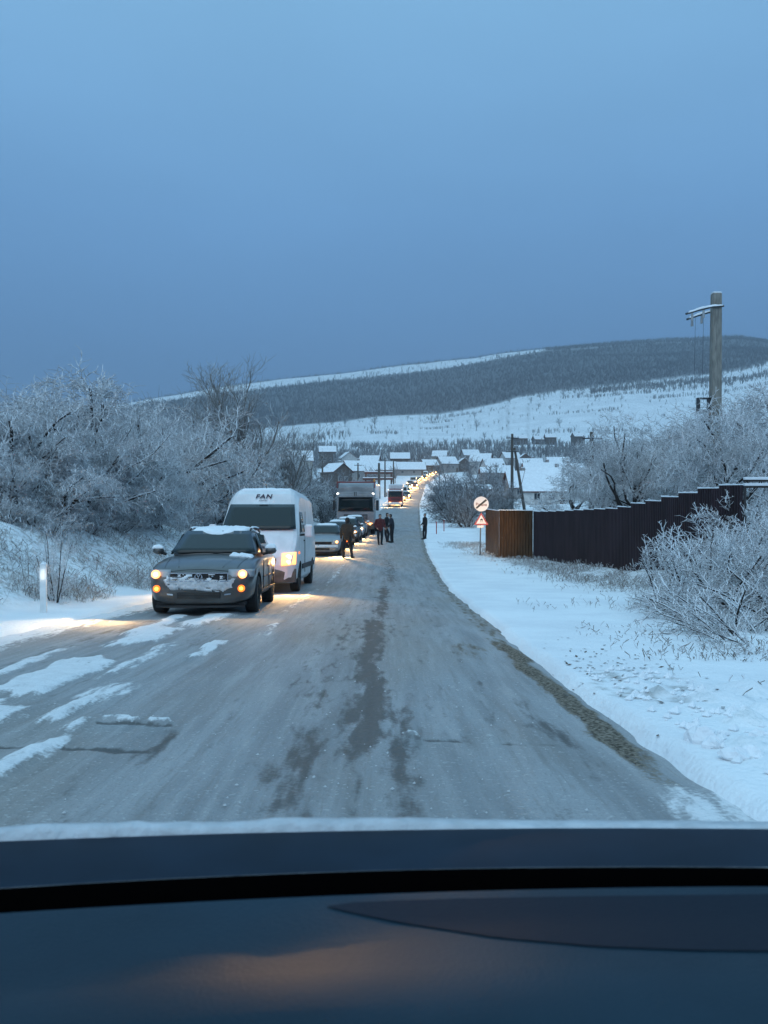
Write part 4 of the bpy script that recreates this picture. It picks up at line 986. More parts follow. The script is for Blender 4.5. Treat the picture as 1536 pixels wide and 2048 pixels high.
# ---- white lorry
def make_lorry(name, paint, W=2.62, H=3.95, roofbox=True, trim=None):
    root = empty(name); w = W / 2
    mb = MB(); mb.loft([[(x, y, z) for x, z in ring_pts([(0, .55), (w * .96, .55), (w, .75), (w, 2.2), (w * .97, 2.95), (w * .93, 3.12), (0, 3.14)])] for y in (0.0, .12, 2.1)])
    mb.build('cab', paint, root, bevel=.05)
    panel('windscreen', root, [(-w * .92, -.01, 1.78), (w * .92, -.01, 1.78), (w * .89, .0, 2.74), (-w * .89, .0, 2.74)], m_glass, 8, 4, .04, .012, (0, -1, 0))
    MB().box((0, -.03, 1.75), (W * .95, .05, .05)).build('windscreen_seal', m_black, root)
    for s in (-1, 1): panel('side_window', root, [(s * w, .35, 1.85), (s * w, 1.3, 1.85), (s * w * .98, 1.3, 2.6), (s * w * .98, .35, 2.6)], m_glass, 2, 2, 0, .012, (s, 0, 0))
    MB().box((0, -.16, 2.86), (W * .96, .32, .24)).build('sun_visor', trim or paint, root, bevel=.05)
    if roofbox:
        MB().loft([[(x, y, z) for x, z in ring_pts([(0, 3.10), (w * .9, 3.10), (w * .94, 3.3), (w * .92, hh - .08), (0, hh)])] for y, hh in ((.25, 3.5), (.9, 3.85), (2.1, H))]).build('roof_fairing', paint, root, bevel=.03)
        MB().box((0, .30, H - .12), (W * 1.02, .12, .10)).build('lamp_bar', m_paint_red, root, bevel=.02)
        for s in (-1, 1): MB().box((s * w * .99, .30, H - .34), (.07, .12, .4)).build('lamp_bar_bracket', m_paint_red, root)
        for s in (-1, 1): MB().disc((s * w * .55, .26, 3.42), .11, 'y', 14, .08).build('roof_lamp', m_lens_off, root)
        MB().disc((w * .98, .3, H + .02), .09, 'z', 12, .2, .05).build('beacon', M('beacon_amber', (.6, .25, .05), .3), root)
    for s in (-1, 1):
        MB().disc((s * w * .93, -.20, 2.98), .075, 'y', 14, .06).build('marker_lamp', m_white_lamp, root)
        MB().box((s * (w + .20), .02, 2.15), (.20, .16, .75)).build('mirror', m_black, root, bevel=.04)
        MB().tube([(s * w, .12, 2.6), (s * (w + .2), .05, 2.62)], .025, 6).build('mirror_arm', m_black, root)
        hl = MB().box((s * w * .72, -.03, .78), (.50, .08, .22)).build('headlight', m_lens_halo, root, bevel=.03)
        MB().disc((s * w * .76, -.085, .78), .085, 'y', 14, .03).build('bulb', m_lamp, hl)
        for yy in (1.25, 5.5, 6.8): wheel(root, s * (w - .17), yy, .50, .30)
    g_ = MB().box((0, -.015, 1.30), (W * .62, .05, .42)).build('grille', m_black, root, bevel=.02)
    q_ = MB()
    for q in range(4): q_.box((0, -.05, 1.15 + q * .10), (W * .60, .03, .035))
    q_.build('slats', paint, g_)
    MB().box((0, -.02, .62), (W * .99, .16, .42)).build('bumper', m_paint_white if paint is m_paint_red else m_grime, root, bevel=.05)
    for s in (-.5, .25): MB().tube([(s * w, -.05, 1.82), (s * w + .55, -.07, 2.0)], .015, 5).build('wiper', m_black, root)
    MB().box((0, 6.0, 2.30), (W * .99, 7.2, 2.9)).build('trailer', m_paint_white, root, bevel=.04)
    MB().box((0, 5.5, .75), (1.0, 8, .3)).build('chassis', m_black, root)
    return root
m_paint_lorry = M('dull_white_paint', (.27, .28, .29), .5, var=.2, vscale=1.5)
lorry = make_lorry('lorry', m_paint_lorry, 2.74)
finish_car(lorry, 61.5, -4.72, 0, light=200, W=2.6, hz=1.1)
tag(lorry, 'white lorry with dark windscreen and two bright marker lamps on its visor', 'lorry')
bd = MB(); bd.box((-.06, -.33, 2.98), (.05, .04, .30)); bd.box((.06, -.33, 2.98), (.05, .04, .30)); bd.build('badge', m_black, lorry)
red = make_lorry('lorry', m_paint_red, 2.5, 3.4, roofbox=False, trim=m_paint_white)
finish_car(red, 146, -4.0, 0, light=2500, W=2.5, hz=1.1)
tag(red, 'dark red lorry with white visor leading the queue up the far rise', 'lorry')

# ---- the far queue: light copies with body, glass, lamps
def simple_car(paint, kind):
    root = empty('car' if kind != 'van' else 'van'); w = .9
    if kind == 'van':
        prof = [(0, .3), (0, 1.0), (.35, 1.2), (1.0, 2.1), (1.5, 2.35), (4.9, 2.35), (5.0, .3)]
    elif kind == 'hatch':
        prof = [(0, .3), (0, .72), (1.1, .95), (1.8, 1.42), (3.3, 1.45), (3.9, .95), (4.0, .3)]
    else:
        prof = [(0, .3), (0, .70), (1.2, .92), (2.0, 1.42), (3.2, 1.42), (3.9, 1.0), (4.5, .95), (4.55, .3)]
    hmax = max(p[1] for p in prof)
    def wid(z): return w * (1 - .22 * max(0, (z - .95) / max(hmax - .95, .1))) if kind != 'van' else w * (1 - .06 * max(0, z - 1.2))
    n_ = len(prof); vs = [(-wid(z), y, z) for y, z in prof] + [(wid(z), y, z) for y, z in prof]
    MB().add(vs, [tuple(range(n_)), tuple(range(2 * n_ - 1, n_ - 1, -1))] + [(i, (i + 1) % n_, n_ + (i + 1) % n_, n_ + i) for i in range(n_)]).build('body', paint, root, bevel=.06)
    (ya, za), (yb, zb_) = prof[2], prof[3]
    f = lambda t: (ya + (yb - ya) * t, za + (zb_ - za) * t)
    (y1, z1), (y2, z2) = f(.10), f(.92)
    panel('windscreen', root, [(-wid(z1) * .9, y1, z1), (wid(z1) * .9, y1, z1), (wid(z2) * .88, y2, z2), (-wid(z2) * .88, y2, z2)], m_glass, 2, 2, 0, .02)
    for s in (-1, 1):
        hl = MB().box((s * .66, -.005, .66), (.34, .07, .18)).build('headlight', m_lens_halo, root, bevel=.02)
        MB().disc((s * .68, -.05, .66), .12, 'y', 12, .03).build('bulb', m_lamp_far, hl)
        fg = MB().box((s * .62, -.03, .40), (.24, .06, .12)).build('fog_light', m_amber_lens, root, bevel=.02); MB().disc((s * .62, -.065, .40), .07, 'y', 10, .02).build('bulb', m_amber_far, fg)
        for yy in (.8, prof[-1][0] - .85): MB().disc((s * (w - .09), yy, .31), .31, 'x', 14, .2).build('wheel', m_rubber, root)
    MB().box((0, -.01, .45), (1.5, .08, .12)).build('bumper', m_black, root, bevel=.02)
    a, b_ = (1.55, 4.9) if kind == 'van' else (1.9, 3.1)
    snow_sheet('roof_snow', root, lambda u, v: (Vector(((-.6 + 1.2 * u), a + (b_ - a) * v, hmax)), (0, 0, 1)), 6, 6, .06, 7, .05)
    return root
protosc = [simple_car(m_paint_silver, 'sedan'), simple_car(m_paint_dark, 'hatch'), simple_car(m_paint_white, 'van'), simple_car(m_paint_red, 'hatch'), simple_car(m_paint_blue, 'sedan')]
words_ = ['silver saloon car', 'dark hatchback', 'white van', 'red hatchback', 'blue saloon car']
seq = [3, 0, 1, 2, 4, 1, 0, 3, 1, 2, 0, 4, 1, 0, 2, 1, 3, 0, 1, 4, 0, 1]
y = 157.5; used = set()
for q, ki in enumerate(seq):
    c_ = protosc[ki] if ki not in used else copy_tree(protosc[ki])
    used.add(ki)
    off = -4.0 + .25 * math.sin(q * 2.1) + (1.2 if q % 5 == 2 else 0)
    c_.location = place_on_road(y, off); c_.rotation_euler = (pitch_of(y), 0, -heading(y))
    tag(c_, words_[ki] + ' with lit headlights in the distant queue, ' + ('first second third fourth fifth sixth seventh eighth ninth tenth eleventh twelfth thirteenth fourteenth fifteenth sixteenth seventeenth eighteenth nineteenth twentieth'.split() + ['last'] * 9)[q] + ' behind the red lorry', 'van' if ki == 2 else 'car', 'cars in the distant queue')
    spot(c_, (0, -.25, .70), (.1, -1, -.30), 3500, 120, 1.0)
    y += 8.5 if ki != 2 else 10
    y += .12 * (y - 157) * .4
    if y > 418: break
for q in range(5):
    if q not in used:
        for ch in list(protosc[q].children_recursive): bpy.data.objects.remove(ch)
        bpy.data.objects.remove(protosc[q])

# ------------------------------------------------------------------ people
m_skin = M('skin', (.42, .27, .20), .6); m_hair = M('hair', (.02, .016, .014), .8)
def cloth(name, c): return M(name, c, .9, var=.25, vscale=12, bump=.3, bscale=40)
c_black = cloth('black_cloth', (.012, .013, .016)); c_red = cloth('dark_red_cloth', (.10, .018, .018)); c_brown = cloth('brown_cloth', (.045, .032, .022)); c_navy = cloth('navy_cloth', (.016, .019, .028)); c_boot = cloth('boot', (.012, .011, .010))
def capsule(mb, a, b, ra, rb, n=10, flat=1.0, fy=1.0):
    a, b = Vector(a), Vector(b); d = b - a; Ld = d.length; d.normalize()
    up = Vector((0, 1, 0)) if abs(d.z) > .5 else Vector((0, 0, 1)); e1 = d.cross(up).normalized(); e2 = d.cross(e1)
    rings = []
    for t in (-.98, -.8, -.45, 0): rings.append((a + d * ra * t, ra * math.sqrt(1 - t * t)))
    for t in (0, .45, .8, .98): rings.append((b + d * rb * t, rb * math.sqrt(1 - t * t)))
    mb.loft([[p + (e1 * math.cos(q) * flat + e2 * math.sin(q) * fy) * r for q in [2 * math.pi * i / n for i in range(n)]] for p, r in rings])
def person(x, y, z, rz, label, coat, trousers, hair=m_hair, pose=None, h=1.76):
    ps = dict(lf=(0, 0), stance=.11, ra=(.27, .05, 1.12, .30, -.02, .88), la=(.27, .05, 1.12, .30, -.02, .88), lean=0.0, head=0.0, hood=False)
    ps.update(pose or {})
    root = empty('person', (x, y, z), rz); root.scale = (h / 1.76,) * 3; tag(root, label, 'person')
    mb = MB(); bones = []                                   # (a, b, region)
    def cap(a, b, ra, rb, reg, flat=1.0, fy=1.0): capsule(mb, a, b, ra, rb, 10, flat, fy); bones.append((Vector(a), Vector(b), reg, (ra + rb) / 2))
    ln = ps['lean']
    T = lambda xx, yy, zz: (xx, yy - ln * max(zz - .95, 0), zz)     # forward is -y
    cap(T(0, 0, .93), T(0, .01, 1.10), .165, .172, 'coat', 1.15, .9); cap(T(0, .01, 1.12), T(0, .0, 1.36), .175, .165, 'coat', 1.25, .9)
    cap(T(-.13, .0, 1.40), T(.13, 0, 1.40), .085, .085, 'coat'); cap(T(0, 0, 1.40), T(0, -.01, 1.53), .06, .055, 'skin')
    hx = ps['head']; hc = Vector(T(0, -.015, 1.64))
    cap(hc + Vector((0, 0, -.045)), hc + Vector((0, .012, .03)), .078, .092, 'head', .95, 1.08)
    cap(hc + Vector((hx * .05, -.088, -.01)), hc + Vector((hx * .05, -.105, -.032)), .012, .016, 'skin')
    for s in (-1, 1): cap(hc + Vector((s * .085, .01, -.015)), hc + Vector((s * .09, .015, .012)), .014, .016, 'skin')
    if ps['hood']: cap(hc + Vector((0, .03, -.05)), hc + Vector((0, .04, .02)), .105, .105, 'hair')
    hands = []
    for s, key, lf in ((-1, 'ra', ps['lf'][0]), (1, 'la', ps['lf'][1])):
        hip = (s * .09, 0, .93); knee = (s * (.095 + ps['stance'] * .2), -.02 - lf * .35, .50); ank = (s * ps['stance'], lf * .25 + .02 if lf < 0 else -lf * .28, .085)
        cap(hip, knee, .105, .078, 'trousers'); cap(knee, ank, .076, .062, 'trousers')
        cap((ank[0], ank[1] + .03, .05), (ank[0] + s * .02, ank[1] - .15, .04), .05, .042, 'boot')
        ex, ey, ez, wx, wy, wz = ps[key]
        sh = T(s * .20, .0, 1.40); el = T(s * ex, ey, ez); wr = T(s * wx, wy, wz)
        cap(sh, el, .084, .068, 'coat'); cap(el, wr, .066, .050, 'coat'); hands.append((s, Vector(el), Vector(wr)))
    tmp = mb.build('body', None, None)
    md = tmp.modifiers.new('r', 'REMESH'); md.mode = 'VOXEL'; md.voxel_size = .022; md.use_smooth_shade = True
    sm = tmp.modifiers.new('s', 'SMOOTH'); sm.iterations = 3; sm.factor = .5
    dg = bpy.context.evaluated_depsgraph_get(); me = bpy.data.meshes.new_from_object(tmp.evaluated_get(dg)); bpy.data.objects.remove(tmp)
    me.materials.clear(); mats = [coat, trousers, c_boot, m_skin, hair]
    for m_ in mats: me.materials.append(m_)
    ids = {'coat': 0, 'trousers': 1, 'boot': 2, 'skin': 3, 'hair': 4}
    for p in me.polygons:
        c = p.center; best = None
        for a, b, reg, r in bones:
            d = b - a; t = max(0, min(1, (c - a).dot(d) / d.length_squared)); q = (c - (a + d * t)).length - r
            if best is None or q < best[0]: best = (q, reg)
        reg = best[1]
        if reg == 'head': reg = 'hair' if (c.z > hc.z + .045 or c.y > hc.y + .005) else 'skin'
        p.material_index = ids[reg]; p.use_smooth = True
    link('body', me, root)
    for s, el, wr in hands:
        d = (wr - el).normalized(); hb = MB(); sd = Vector((0, -1, 0)) if abs(d.z) > .5 else Vector((0, 0, 1)); sd = (sd - d * sd.dot(d)).normalized(); up = d.cross(sd)
        capsule(hb, wr + d * .02, wr + d * .085, .030, .036, 8, 1.0, .6)
        for q, fl in enumerate((.062, .072, .068, .052)):
            o_ = wr + d * .10 + sd * (.027 - .018 * q); m1 = o_ + d * fl * .55 + up * .006 * s; capsule(hb, o_, m1, .0095, .009, 6); capsule(hb, m1, m1 + (d * .7 + up * .6 * s) * fl * .5, .009, .007, 6)
        o_ = wr + d * .045 + sd * .035; capsule(hb, o_, o_ + (d * .6 + sd * .7) * .05, .011, .009, 6)
        hb.build('hand', m_skin, root, smooth=True)
    return root
def on_road(px, y):
    x = (px - 768) / F * y; return x, y, (road_h(x, y) if x < float(xr(y)) else ground(x, y))
person(*on_road(694, 38.2), 2.7, 'person in a brown coat and dark trousers beside the silver car', c_brown, c_black, pose=dict(stance=.2, lf=(.25, -.3), lean=.08, hood=True), h=1.84)
person(*on_road(760, 49.5), .3, 'person in a dark red jacket and black trousers standing in the road', c_red, c_black, pose=dict(stance=.08, ra=(.30, .06, 1.13, .24, -.14, .98), la=(.30, .06, 1.13, .24, -.14, .98)), h=1.80)
person(*on_road(772, 52.5), 1.4, 'person in dark clothes half hidden behind the red jacket', c_black, c_navy, pose=dict(stance=.16, lf=(.45, -.2), lean=.1), h=1.82)
person(*on_road(784, 51.8), -1.9, 'person in a thick black jacket standing right of the red jacket', c_navy, c_black, pose=dict(lean=.12, ra=(.31, .02, 1.14, .27, -.15, .98), la=(.31, .02, 1.14, .27, -.15, .98)), h=1.76)
person(*on_road(850, 55.5), -1.2, 'person in long black coat standing alone on the right road edge', c_black, c_black, pose=dict(stance=.10, lf=(.12, -.1), ra=(.25, .0, 1.13, .22, -.16, 1.0), la=(.25, .0, 1.13, .22, -.16, 1.0)), h=1.72)

# ------------------------------------------------------------------ metal fence
m_sheet = M('dark_sheet', (.026, .016, .021), .55, .0, spec=.25, var=.3, vscale=3, stretch=(1, 1, .25))
m_brown = M('brown_sheet', (.085, .042, .018), .3, .5, var=.3, vscale=4, stretch=(3, 3, .5))
m_post = M('fence_post', (.03, .026, .026), .6)
fence = empty('metal_fence', (float(P(1070, 0, 36.5).x), 36.5, ground(6.5, 36.5))); tag(fence, 'dark corrugated metal fence stepping up beside the right verge', 'fence')
fl = Vector(fence.location)
def sheet(name, a, b, zb, zt, mat, ribs=9, depth=.034):
    a = Vector((a[0], a[1], 0)); b = Vector((b[0], b[1], 0)); d = (b - a); nrm = Vector((d.y, -d.x, 0)).normalized()
    if nrm.x > 0: nrm = -nrm
    prof = []
    for i in range(ribs):
        for t, o_ in ((0, 0), (.34, 0), (.44, 1), (.56, 1), (.66, 1), (.76, 0)): prof.append(((i + t) / ribs, o_ * depth))
    prof.append((1, 0)); rings = []
    for t, o_ in prof:
        p = a + d * t
        f = p + nrm * o_ - fl; k = p + nrm * (o_ - .008) - fl; f.z = k.z = 0
        rings.append([(f.x, f.y, zb - fl.z), (f.x, f.y, zt - fl.z), (k.x, k.y, zt - fl.z), (k.x, k.y, zb - fl.z)])
    o = MB().loft(rings).build(name, mat, fence)
    cap = MB(); cap.loft([[(p.x - .018, p.y, zt - fl.z), (p.x - .012, p.y, zt - fl.z + .035 * kk), (p.x + .018, p.y, zt - fl.z + .03 * kk), (p.x + .02, p.y, zt - fl.z)] for p, kk in [(a + d * t - fl, .5 + rnd.random() * .8) for t in np.linspace(0, 1, 7)]])
    cap.build('snow_cap', m_snowcap, fence)
    return o
npan = 16; A0 = Vector((6.45, 36.6)); A1 = Vector((8.1, 19.2))
tops_px = [(1065, 1023), (1098, 1023), (1120, 1022), (1140, 1021), (1160, 1020), (1181, 1019), (1205, 1018), (1228, 1017), (1250, 1014), (1276, 1007), (1303, 1003), (1331, 996), (1358, 990), (1390, 983), (1420, 976), (1448, 972), (1480, 968)]
for i in range(npan):
    a = A0.lerp(A1, i / npan); b = A0.lerp(A1, (i + 1) / npan); m_ = (a + b) / 2
    px = m_.x / m_.y * F + 768; row = np.interp(px, [t[0] for t in tops_px], [t[1] for t in tops_px])
    zt = CZ + (HR - row) / F * m_.y; g0 = min(ground(a.x, a.y), ground(b.x, b.y))
    sheet('panel', a, b, g0 - .1, zt, m_sheet)
    MB().box((b.x - fl.x + .05, b.y - fl.y, (g0 + zt) / 2 - fl.z - .05), (.05, .05, zt - g0)).build('post', m_post, fence)
C0 = Vector((6.45, 36.72)); C1 = Vector((5.95, 39.2)); C2 = Vector((5.55, 43.5))
g0 = ground(6.2, 38) - .1
fa = Vector((5.10, 37.6)); 
sheet('panel', C0 + Vector((-.02, 0)), fa, g0, CZ + (HR - 1021) / F * 37, m_brown, 12)['label'] = 'glossy brown panel shining in headlight glow'
sheet('panel', fa + Vector((-.01, .03)), Vector((4.98, 41.5)), g0, CZ + (HR - 1021) / F * 38.5, m_brown, 12)['label'] = 'brown panel at the fence corner'
for q in range(5): MB().box((fa.x - fl.x + .12 + q * .3, 37.53 - fl.y - .16 * (.12 + q * .3) / 1.35, .9), (.02, .02, .02)).build('screw', m_chrome, fence)
# board rail far right, snow on it
rail = empty('rail_fence', (9.9, 22, ground(9.9, 22))); tag(rail, 'snow-topped timber rails beyond the dark fence end at the right edge', 'fence')
z0 = rail.location.z
for row in (962, 974):
    p = P(1460, row, 22); q_ = P(1620, row + 1, 21)
    r_ = MB().box(((p.x + q_.x) / 2 + .3 - 9.9, -.3, p.z - z0), ((q_.x - p.x) * 1.1, .08, .05)).build('rail', m_bark, rail)
    MB().box(((p.x + q_.x) / 2 + .3 - 9.9, -.3, p.z - z0 + .06), ((q_.x - p.x) * 1.1, .10, .07)).build('snow_cap', m_snowcap, r_, bevel=.015)
for xx in (-.7, .9): MB().box((xx, -.22, .7), (.1, .08, 2.0)).build('post', m_bark, rail)

# ------------------------------------------------------------------ road signs
m_sign = M('sign_white', (.82, .72, .66), .45); m_signred = M('sign_red', (.42, .03, .04), .45); m_signblk = M('sign_black', (.015, .013, .013), .5); m_signtxt = M('sign_text', (.16, .02, .03), .5); m_steel = M('galvanised', (.12, .125, .13), .5, .5)
sx, sy = 4.52, 39.5
sign = empty('road_sign', (sx, sy, ground(sx, sy)), 0); tag(sign, 'round white end sign above a red-bordered warning triangle on one post', 'road sign')
gz = sign.location.z
pole_top = CZ + (HR - 992) / F * sy - gz
MB().tube([(-.05, .06, -.2), (0, .06, pole_top)], .028, 8).build('post', m_steel, sign, smooth=True)
cz = CZ + (HR - 1008) / F * sy - gz; rr = .345
MB().disc((0, 0, cz), rr, 'y', 40, .012).build('round_plate', m_sign, sign)
mt = Matrix.Translation((0, -.012, cz)) @ Matrix.Rotation(math.radians(-40), 4, 'Y')
MB().box((0, 0, 0), (rr * 1.78, .006, .085), mt).build('diagonal_bar', m_signblk, sign)
text_mesh('lettering', 'Po', .19, m_signtxt, sign, (-.16, -.010, cz - .015), (math.radians(90), 0, 0), 0, .003)
text_mesh('lettering', 'ane', .19, m_signtxt, sign, (.13, -.010, cz - .035), (math.radians(90), 0, 0), 0, .003)
tzt, tzb = CZ + (HR - 1025) / F * sy - gz, CZ + (HR - 1050) / F * sy - gz; hw = .34
def tri(k, y0, y1):
    cz_ = tzb + (tzt - tzb) / 3; pts_ = [(-hw, tzb), (hw, tzb), (0, tzt)]; pts_ = [(x * k, cz_ + (z - cz_) * k) for x, z in pts_]
    return MB().loft([[(x, y, z) for x, z in pts_] for y in (y0, y1)])
tri(1.0, .0, .012).build('triangle_border', m_signred, sign); tri(.70, -.006, -.001).build('triangle_face', m_sign, sign)
cc = tzb + .19
sy_ = MB(); sy_.box((.01, -.010, cc + .05), (.13, .005, .045), Matrix.Identity(4)); sy_.box((.02, -.010, cc + .085), (.075, .005, .035))
sy_.build('car_symbol', m_signblk, sign)
wv = MB()
for s in (-.035, .045): wv.tube([(s + .018 * math.sin(q * 1.1), -.010, cc + .02 - q * .018) for q in range(6)], .008, 5)
wv.build('skid_marks', m_signblk, sign)
MB().box((-.04, .0, tzb - .075), (.30, .012, .11)).build('additional_plate', m_sign, sign)
# delineator post on the left
x, y = -5.62, 14.0; gzl = float(ground_full(np.array([x]), np.array([y]))[0])
post = empty('marker_post', (x, y, gzl)); tag(post, 'white roadside marker post with bright reflector on the left verge', 'marker post')
MB().loft([[(a, b, z) for a, b in ((-.055, -.03), (.055, -.03), (.04, .05), (-.04, .05))] for z in (-.2, .80)]).build('post', M('post_white', (.72, .74, .74), .6, var=.1, vscale=6), post, bevel=.008)
m_refl = M('reflector', (.95, .95, .92), .25, spec=1.0)
MB().box((0, -.036, .635), (.055, .014, .18)).build('reflector', m_refl, post, bevel=.004)
snow_sheet('snow_cap', post, lambda u, v: (Vector((-.05 + .1 * u, -.03 + .08 * v, .80)), (0, 0, 1)), 4, 3, .03, 3, .0)
m_stake = M('stake_red', (.35, .03, .03), .5)
for k_, (px, yy) in enumerate([(873, 62), (888, 66)]):
    x = (px - 768) / F * yy; st_ = empty('marker_stake', (x, yy, ground(x, yy))); tag(st_, ['thin red stake in the snow right of the lone person, the nearer one', 'thin red stake in the snow right of the lone person, the farther one'][k_], 'stake')
    MB().tube([(0, 0, -.2), (0, 0, .95)], .035, 7).build('shaft', m_stake, st_)
    MB().tube([(0, 0, .951), (0, 0, 1.02)], .04, 7).build('snow_cap', m_snowcap, st_)

# ------------------------------------------------------------------ utility poles
m_conc = M('pole_concrete', (.22, .21, .185), .85, var=.25, vscale=3, bump=.4, bscale=25, stretch=(6, 6, 1)); m_wood_p = M('pole_wood', (.075, .065, .055), .85, var=.3, vscale=4, stretch=(6, 6, 1)); m_iron = M('iron', (.05, .055, .06), .6, .4); m_ins = M('insulator', (.30, .32, .33), .3)
x, y = 10.3, 26.5; z0 = ground(x, y); top = CZ + (HR - 590) / F * y - z0
po = empty('utility_pole', (x, y, z0)); tag(po, 'tall square concrete utility pole with one-sided cross arm above the frosted trees', 'utility pole')
MB().loft([[(a * k, b * k, z) for a, b in ((-.155, -.13), (.155, -.13), (.155, .13), (-.155, .13))] for k, z in ((1.2, -.3), (.90, top))]).build('shaft', m_conc, po, bevel=.02)
sh_ = MB().loft([[(a, b, z) for a, b in ((-.13, -.11), (.13, -.11), (.13, .11), (-.13, .11))] for z in (top, top + .05)]); sh_.build('snow_cap', m_snowcap, po, bevel=.02)
za = CZ + (HR - 618) / F * y - z0
for k_, (dy, dz, ln) in enumerate(((-.17, 0, 1.0), (.17, -.10, .85))):
    ar = MB(); ar.tube([(.17, dy, za + dz + .03), (-.17, dy, za + dz), (-ln * .6, dy, za + dz - .10), (-ln, dy, za + dz - .22)], .035, 6); a_ = ar.build('cross_arm', m_iron, po)
    snow_sheet('snow_cap', a_, lambda u, v, dy=dy, dz=dz, ln=ln: (Vector((.15 - (ln + .1) * u, dy - .03 + .06 * v, za + dz + .035 - .24 * u * u)), (0, 0, 1)), 14, 3, .05, 51, .1)
    for q in (.45, .8): MB().tube([(-ln * q, dy, za + dz - .06 - .2 * q * q), (-ln * q, dy, za + dz - .30 - .2 * q * q)], [.03, .045], 7).build('insulator', m_ins, a_)
for q in (.45, .7): MB().tube([(-q, -.17, za - .3), (-q - .02, -.17, za - 2.0), (-q + .05, -.1, za - 3.0)], .004, 4).build('hanging_wire', m_iron, po)
zb_ = CZ + (HR - 822) / F * y - z0; fr = MB()
for (cx_, cz_, sx_, sz_) in ((-.53, zb_ + .18, .08, .44), (-.30, zb_ + .38, .4, .05), (-.30, zb_ - .02, .4, .05), (-.2, zb_ + .18, .08, .44)): fr.box((cx_, 0, cz_), (sx_, .14, sz_))
fr.build('bracket_frame', m_iron, po)
def pole(px, row_top, y, label, mat=m_wood_p, r=.12, arms=1, double=False):
    x = (px - 768) / F * y; z0 = ground(x, y); h = CZ + (HR - row_top) / F * y - z0
    o = empty('utility_pole', (x, y, z0)); tag(o, label, 'utility pole')
    MB().tube([(0, 0, -.3), (0, 0, h)], [r * 1.2, r * .85], 8).build('shaft', mat, o, smooth=True)
    if double: MB().tube([(r * 9, 0, -.3), (r * 1.6, 0, h * .82)], [r * 1.1, r * .8], 8).build('brace', mat, o, smooth=True)
    for q in range(arms):
        z_ = h - .5 - q * 1.6; arm = MB().box((0, -r, z_), (1.5, .09, .09)).build('cross_arm', m_iron, o)
        for xx in (-.65, -.3, .3, .65): MB().tube([(xx, -r, z_ + .05), (xx, -r, z_ + .24)], [.05, .03], 6).build('insulator', m_ins, arm)
    return o
pole(1024, 868, 100, 'tall brown timber pole with a slanted brace above the road signs', m_wood_p, .17, 2, True)
pole(1183, 864, 64, 'short thick pole with three cross arms rising out of the frosted trees', m_wood_p, .19, 3)
for k_, (px, row, y, lb) in enumerate([(645, 914, 150, 'lone dark pole left of the white lorry'), (716, 926, 170, 'thin pole just above the lorry roof, first of the cluster'), (722 + 36, 926, 175, 'thick dark pole right of the lorry roof, leftmost of the close trio'),
                                       (770, 915, 182, 'tallest dark pole of the close trio right of the lorry'), (787, 922, 190, 'dark pole, rightmost of the close trio above the red lorry')]):
    pole(px, row, y, lb, m_wood_p, .16 if k_ != 2 else .26, 1 if k_ in (0, 1) else 0)

